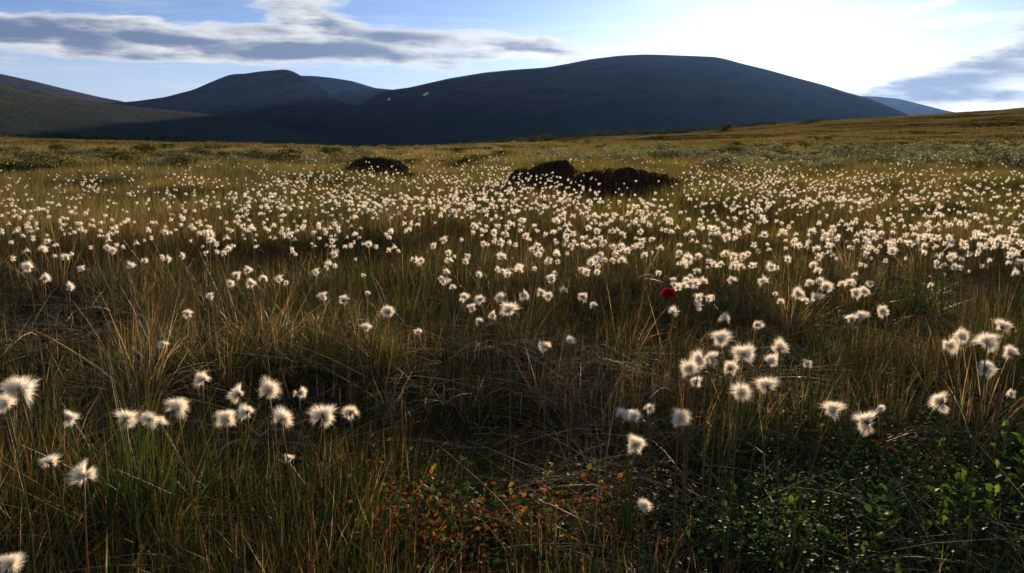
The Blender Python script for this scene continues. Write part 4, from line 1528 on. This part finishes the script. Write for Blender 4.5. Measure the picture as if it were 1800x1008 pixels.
k = 0
for px, py, w in [(1010, 291, 70), (1075, 288, 80), (1150, 285, 90), (1200, 290, 70), (1235, 280, 90), (1290, 284, 110), (1330, 292, 90), (1370, 282, 90), (1425, 286, 100),
                  (1462, 280, 110), (1500, 290, 90), (1545, 284, 100), (1590, 281, 110), (1635, 287, 100), (1680, 283, 110), (1725, 290, 110), (1765, 284, 110), (1795, 292, 90),
                  (1120, 296, 60), (1260, 300, 70), (1400, 299, 70), (1560, 298, 70), (1690, 302, 90), (1780, 305, 100), (1310, 276, 90), (1520, 275, 90), (1650, 275, 90), (1180, 277, 70), (1750, 276, 90)]:
    p = hit_ground(px, py)
    d = p.length
    bush('willow_bush', WILLOWS, p, w * d / FPX, rb.uniform(0.38, 0.62) * (1.0 if py > 282 else 1.35),
         willow_label(px, py), 'willow belt behind the cottongrass', 200 + k)
    k += 1
P, S = [], []
for _ in range(520):
    px, py = rb.uniform(930, 2050), 268 + 38 * rb.random() ** 1.2
    if px < 1230 and py > 288:
        continue
    P.append((px, py))
P = hit_many(P)
S = [(w, w, w * rb.uniform(0.55, 0.85)) for w in (rb.uniform(0.35, 0.75) for _ in P)]
scatter('willow_scrub', 'silvery low willow scrub filling the belt behind the cottongrass', [c for c, t in WILLOWS], P, np.stack([P[:, 0] * 0, P[:, 0] * 0, r.random(len(P)) * 6.28], -1), np.array(S), r.integers(0, 5, len(P)))
P = []
while len(P) < 520:
    a = math.radians(rb.uniform(-40, 40)); dist = 20 * (110 / 20) ** rb.random()
    x_, y_ = dist * math.sin(a), dist * math.cos(a)
    if fbm(np.array([x_ / 9]), np.array([y_ / 9]), 2, 55)[0] > 0.0:
        P.append((x_, y_))
P = np.array(P); P = np.column_stack([P, ground_h(P[:, 0], P[:, 1])])
S = [(w, w, w * rb.uniform(0.35, 0.6)) for w in (rb.uniform(0.4, 1.1) for _ in P)]
scatter('heath_scrub', 'low dark heath and willow tufts mottling the far flat', [WILLOWS[0][0], BIRCHES[0][0], BIRCHES[1][0], WILLOWS[1][0]], P, np.stack([P[:, 0] * 0, P[:, 0] * 0, r.random(len(P)) * 6.28], -1), np.array(S), r.integers(0, 4, len(P)))
for px, py, w, hh, lab in [(48, 292, 44, 0.45, 'dark leafy willow bush standing alone near the left edge'),
                           (12, 268, 50, 0.40, 'low willow bush cut by the left edge'),
                           (216, 277, 28, 0.35, 'small dark bush in the golden grass, right of the left-edge bushes'),
                           (150, 272, 60, 0.30, 'flat spreading willow in the golden grass on the left'),
                           (110, 266, 44, 0.35, 'small spreading bush behind the lone dark willow'),
                           (283, 275, 60, 0.35, 'broad low willow left of the round bush'),
                           (340, 284, 90, 0.28, 'wide sprawling willow on the grassy hummock'),
                           (442, 280, 56, 0.50, 'round pale-tipped willow bush left of the smallest peat mound'),
                           (505, 288, 70, 0.35, 'low willow right of the round pale-tipped bush'),
                           (625, 286, 80, 0.50, 'pale willow bush rising behind the smallest peat mound'),
                           (850, 291, 60, 0.25, 'low dark bush between the peat mounds'),
                           (780, 288, 60, 0.22, 'flat bush right of the smallest peat mound')]:
    p = hit_ground(px, py)
    bush('willow_bush', WILLOWS, p, w * p.length / FPX, hh, lab, None, 300 + k)
    k += 1
# birch scrub along the brow of the slope
BROW = [800, 838, 872, 905, 930, 962, 990, 1020, 1050, 1078, 1108, 1140, 1165, 1190, 1208, 1240, 1275, 1320, 1355, 1440]
ORD = 'first second third fourth fifth sixth seventh eighth ninth tenth eleventh twelfth thirteenth fourteenth fifteenth sixteenth seventeenth eighteenth nineteenth last'.split()


def BIRCH_LABEL(px, dist):
    if px in BROW:
        return 'dark birch bush on the brow of the slope, %s from the left' % ORD[BROW.index(px)]
    return {1130: 'low birch bush on the slope face under the brow, behind the widest mound', 1270: 'low birch bush on the slope face, straight below the sun',
            1010: 'low birch bush at the foot of the slope, behind the rear mound', 1420: 'low birch bush on the russet slope face, right of the sun',
            1730: 'broad dark bush on the russet slope near the right edge', 1790: 'broad dark bush on the russet slope at the right edge'}[px]


for px, dist, w, hh in [(800, 116, 26, 1.2), (838, 130, 30, 1.4), (872, 145, 40, 1.5), (905, 165, 30, 1.6), (930, 175, 34, 1.9), (962, 190, 30, 1.8), (990, 205, 26, 2.0), (1020, 220, 26, 2.0), (1050, 238, 30, 2.4),
                       (1078, 245, 28, 2.2), (1108, 255, 26, 2.4), (1140, 262, 30, 2.6), (1165, 268, 34, 3.0), (1190, 272, 24, 2.4), (1208, 274, 30, 3.2), (1240, 282, 26, 2.4), (1275, 288, 26, 2.6), (1320, 292, 34, 2.6),
                       (1355, 296, 26, 2.0), (1440, 300, 34, 1.8), (1130, 180, 30, 1.4), (1270, 200, 34, 1.6), (1010, 160, 30, 1.2), (1420, 230, 30, 1.4), (1730, 150, 60, 1.2), (1790, 140, 50, 1.2)]:
    a = azel(px, 240)[0]
    x_, y_ = dist * math.sin(a), dist * math.cos(a)
    bush('birch_bush', BIRCHES, (x_, y_, gh(x_, y_) - 0.1), w * dist / FPX * 1.2, hh, BIRCH_LABEL(px, dist), 'birch scrub on the slope', 400 + k)
    k += 1

# far birch wood on the shaded foot of the green hill
hk = MTREES['sunlit green hillside sloping down from the left edge']
WOODS = [bush_meshes(95 + i, m_birch, 90, 0.22, 6)[0] for i in range(4)]
P, S = [], []
rw = random.Random(12)
for _ in range(4200):
    a = math.radians(rw.uniform(-44, -8)); dist = rw.uniform(1300, 1850)
    x_, y_ = dist * math.sin(a), dist * math.cos(a)
    if fbm(np.array([x_ / 120]), np.array([y_ / 120]), 3, 91)[0] < -0.08 + 0.3 * (dist - 1300) / 550:
        continue
    h = hk.ray_cast(Vector((x_, y_, 900)), Vector((0, 0, -1)))
    z_ = h[0].z if h[0] else gh(x_, y_)
    P.append((x_, y_, z_ - 0.4)); w = rw.uniform(7, 12); S.append((w, w, w * rw.uniform(0.8, 1.2)))
P = np.array(P)
scatter('birch_wood', 'dark birch wood at the foot of the green hillside', WOODS, P, np.stack([P[:, 0] * 0, P[:, 0] * 0, r.random(len(P)) * 6.28], -1), np.array(S), r.integers(0, 4, len(P)))
# ------------------------------------------------------------------ air
HAZE = 1.3e-5
hz, n, l = new_mat('haze_air')
o = n.new('ShaderNodeOutputMaterial')
pv = N(n, 'ShaderNodeVolumePrincipled', inp={'Density': HAZE, "Anisotropy": 0.55, 'Color': (0.16, 0.38, 1.0, 1)})
l.new(pv.outputs[0], o.inputs['Volume'])
x0, x1, y0, y1, z0, z1 = -13000, 13000, -13000, 14000, -160, 900
hv = [(x0, y0, z0), (x1, y0, z0), (x1, y1, z0), (x0, y1, z0), (x0, y0, z1), (x1, y0, z1), (x1, y1, z1), (x0, y1, z1)]
hf = [(3, 2, 1, 0), (4, 5, 6, 7), (0, 1, 5, 4), (1, 2, 6, 5), (2, 3, 7, 6), (3, 0, 4, 7)]
haze = add('haze', mesh_from('haze', hv, hf, hz))
tag(haze, 'thin bluish evening air over the whole valley', kind='stuff')
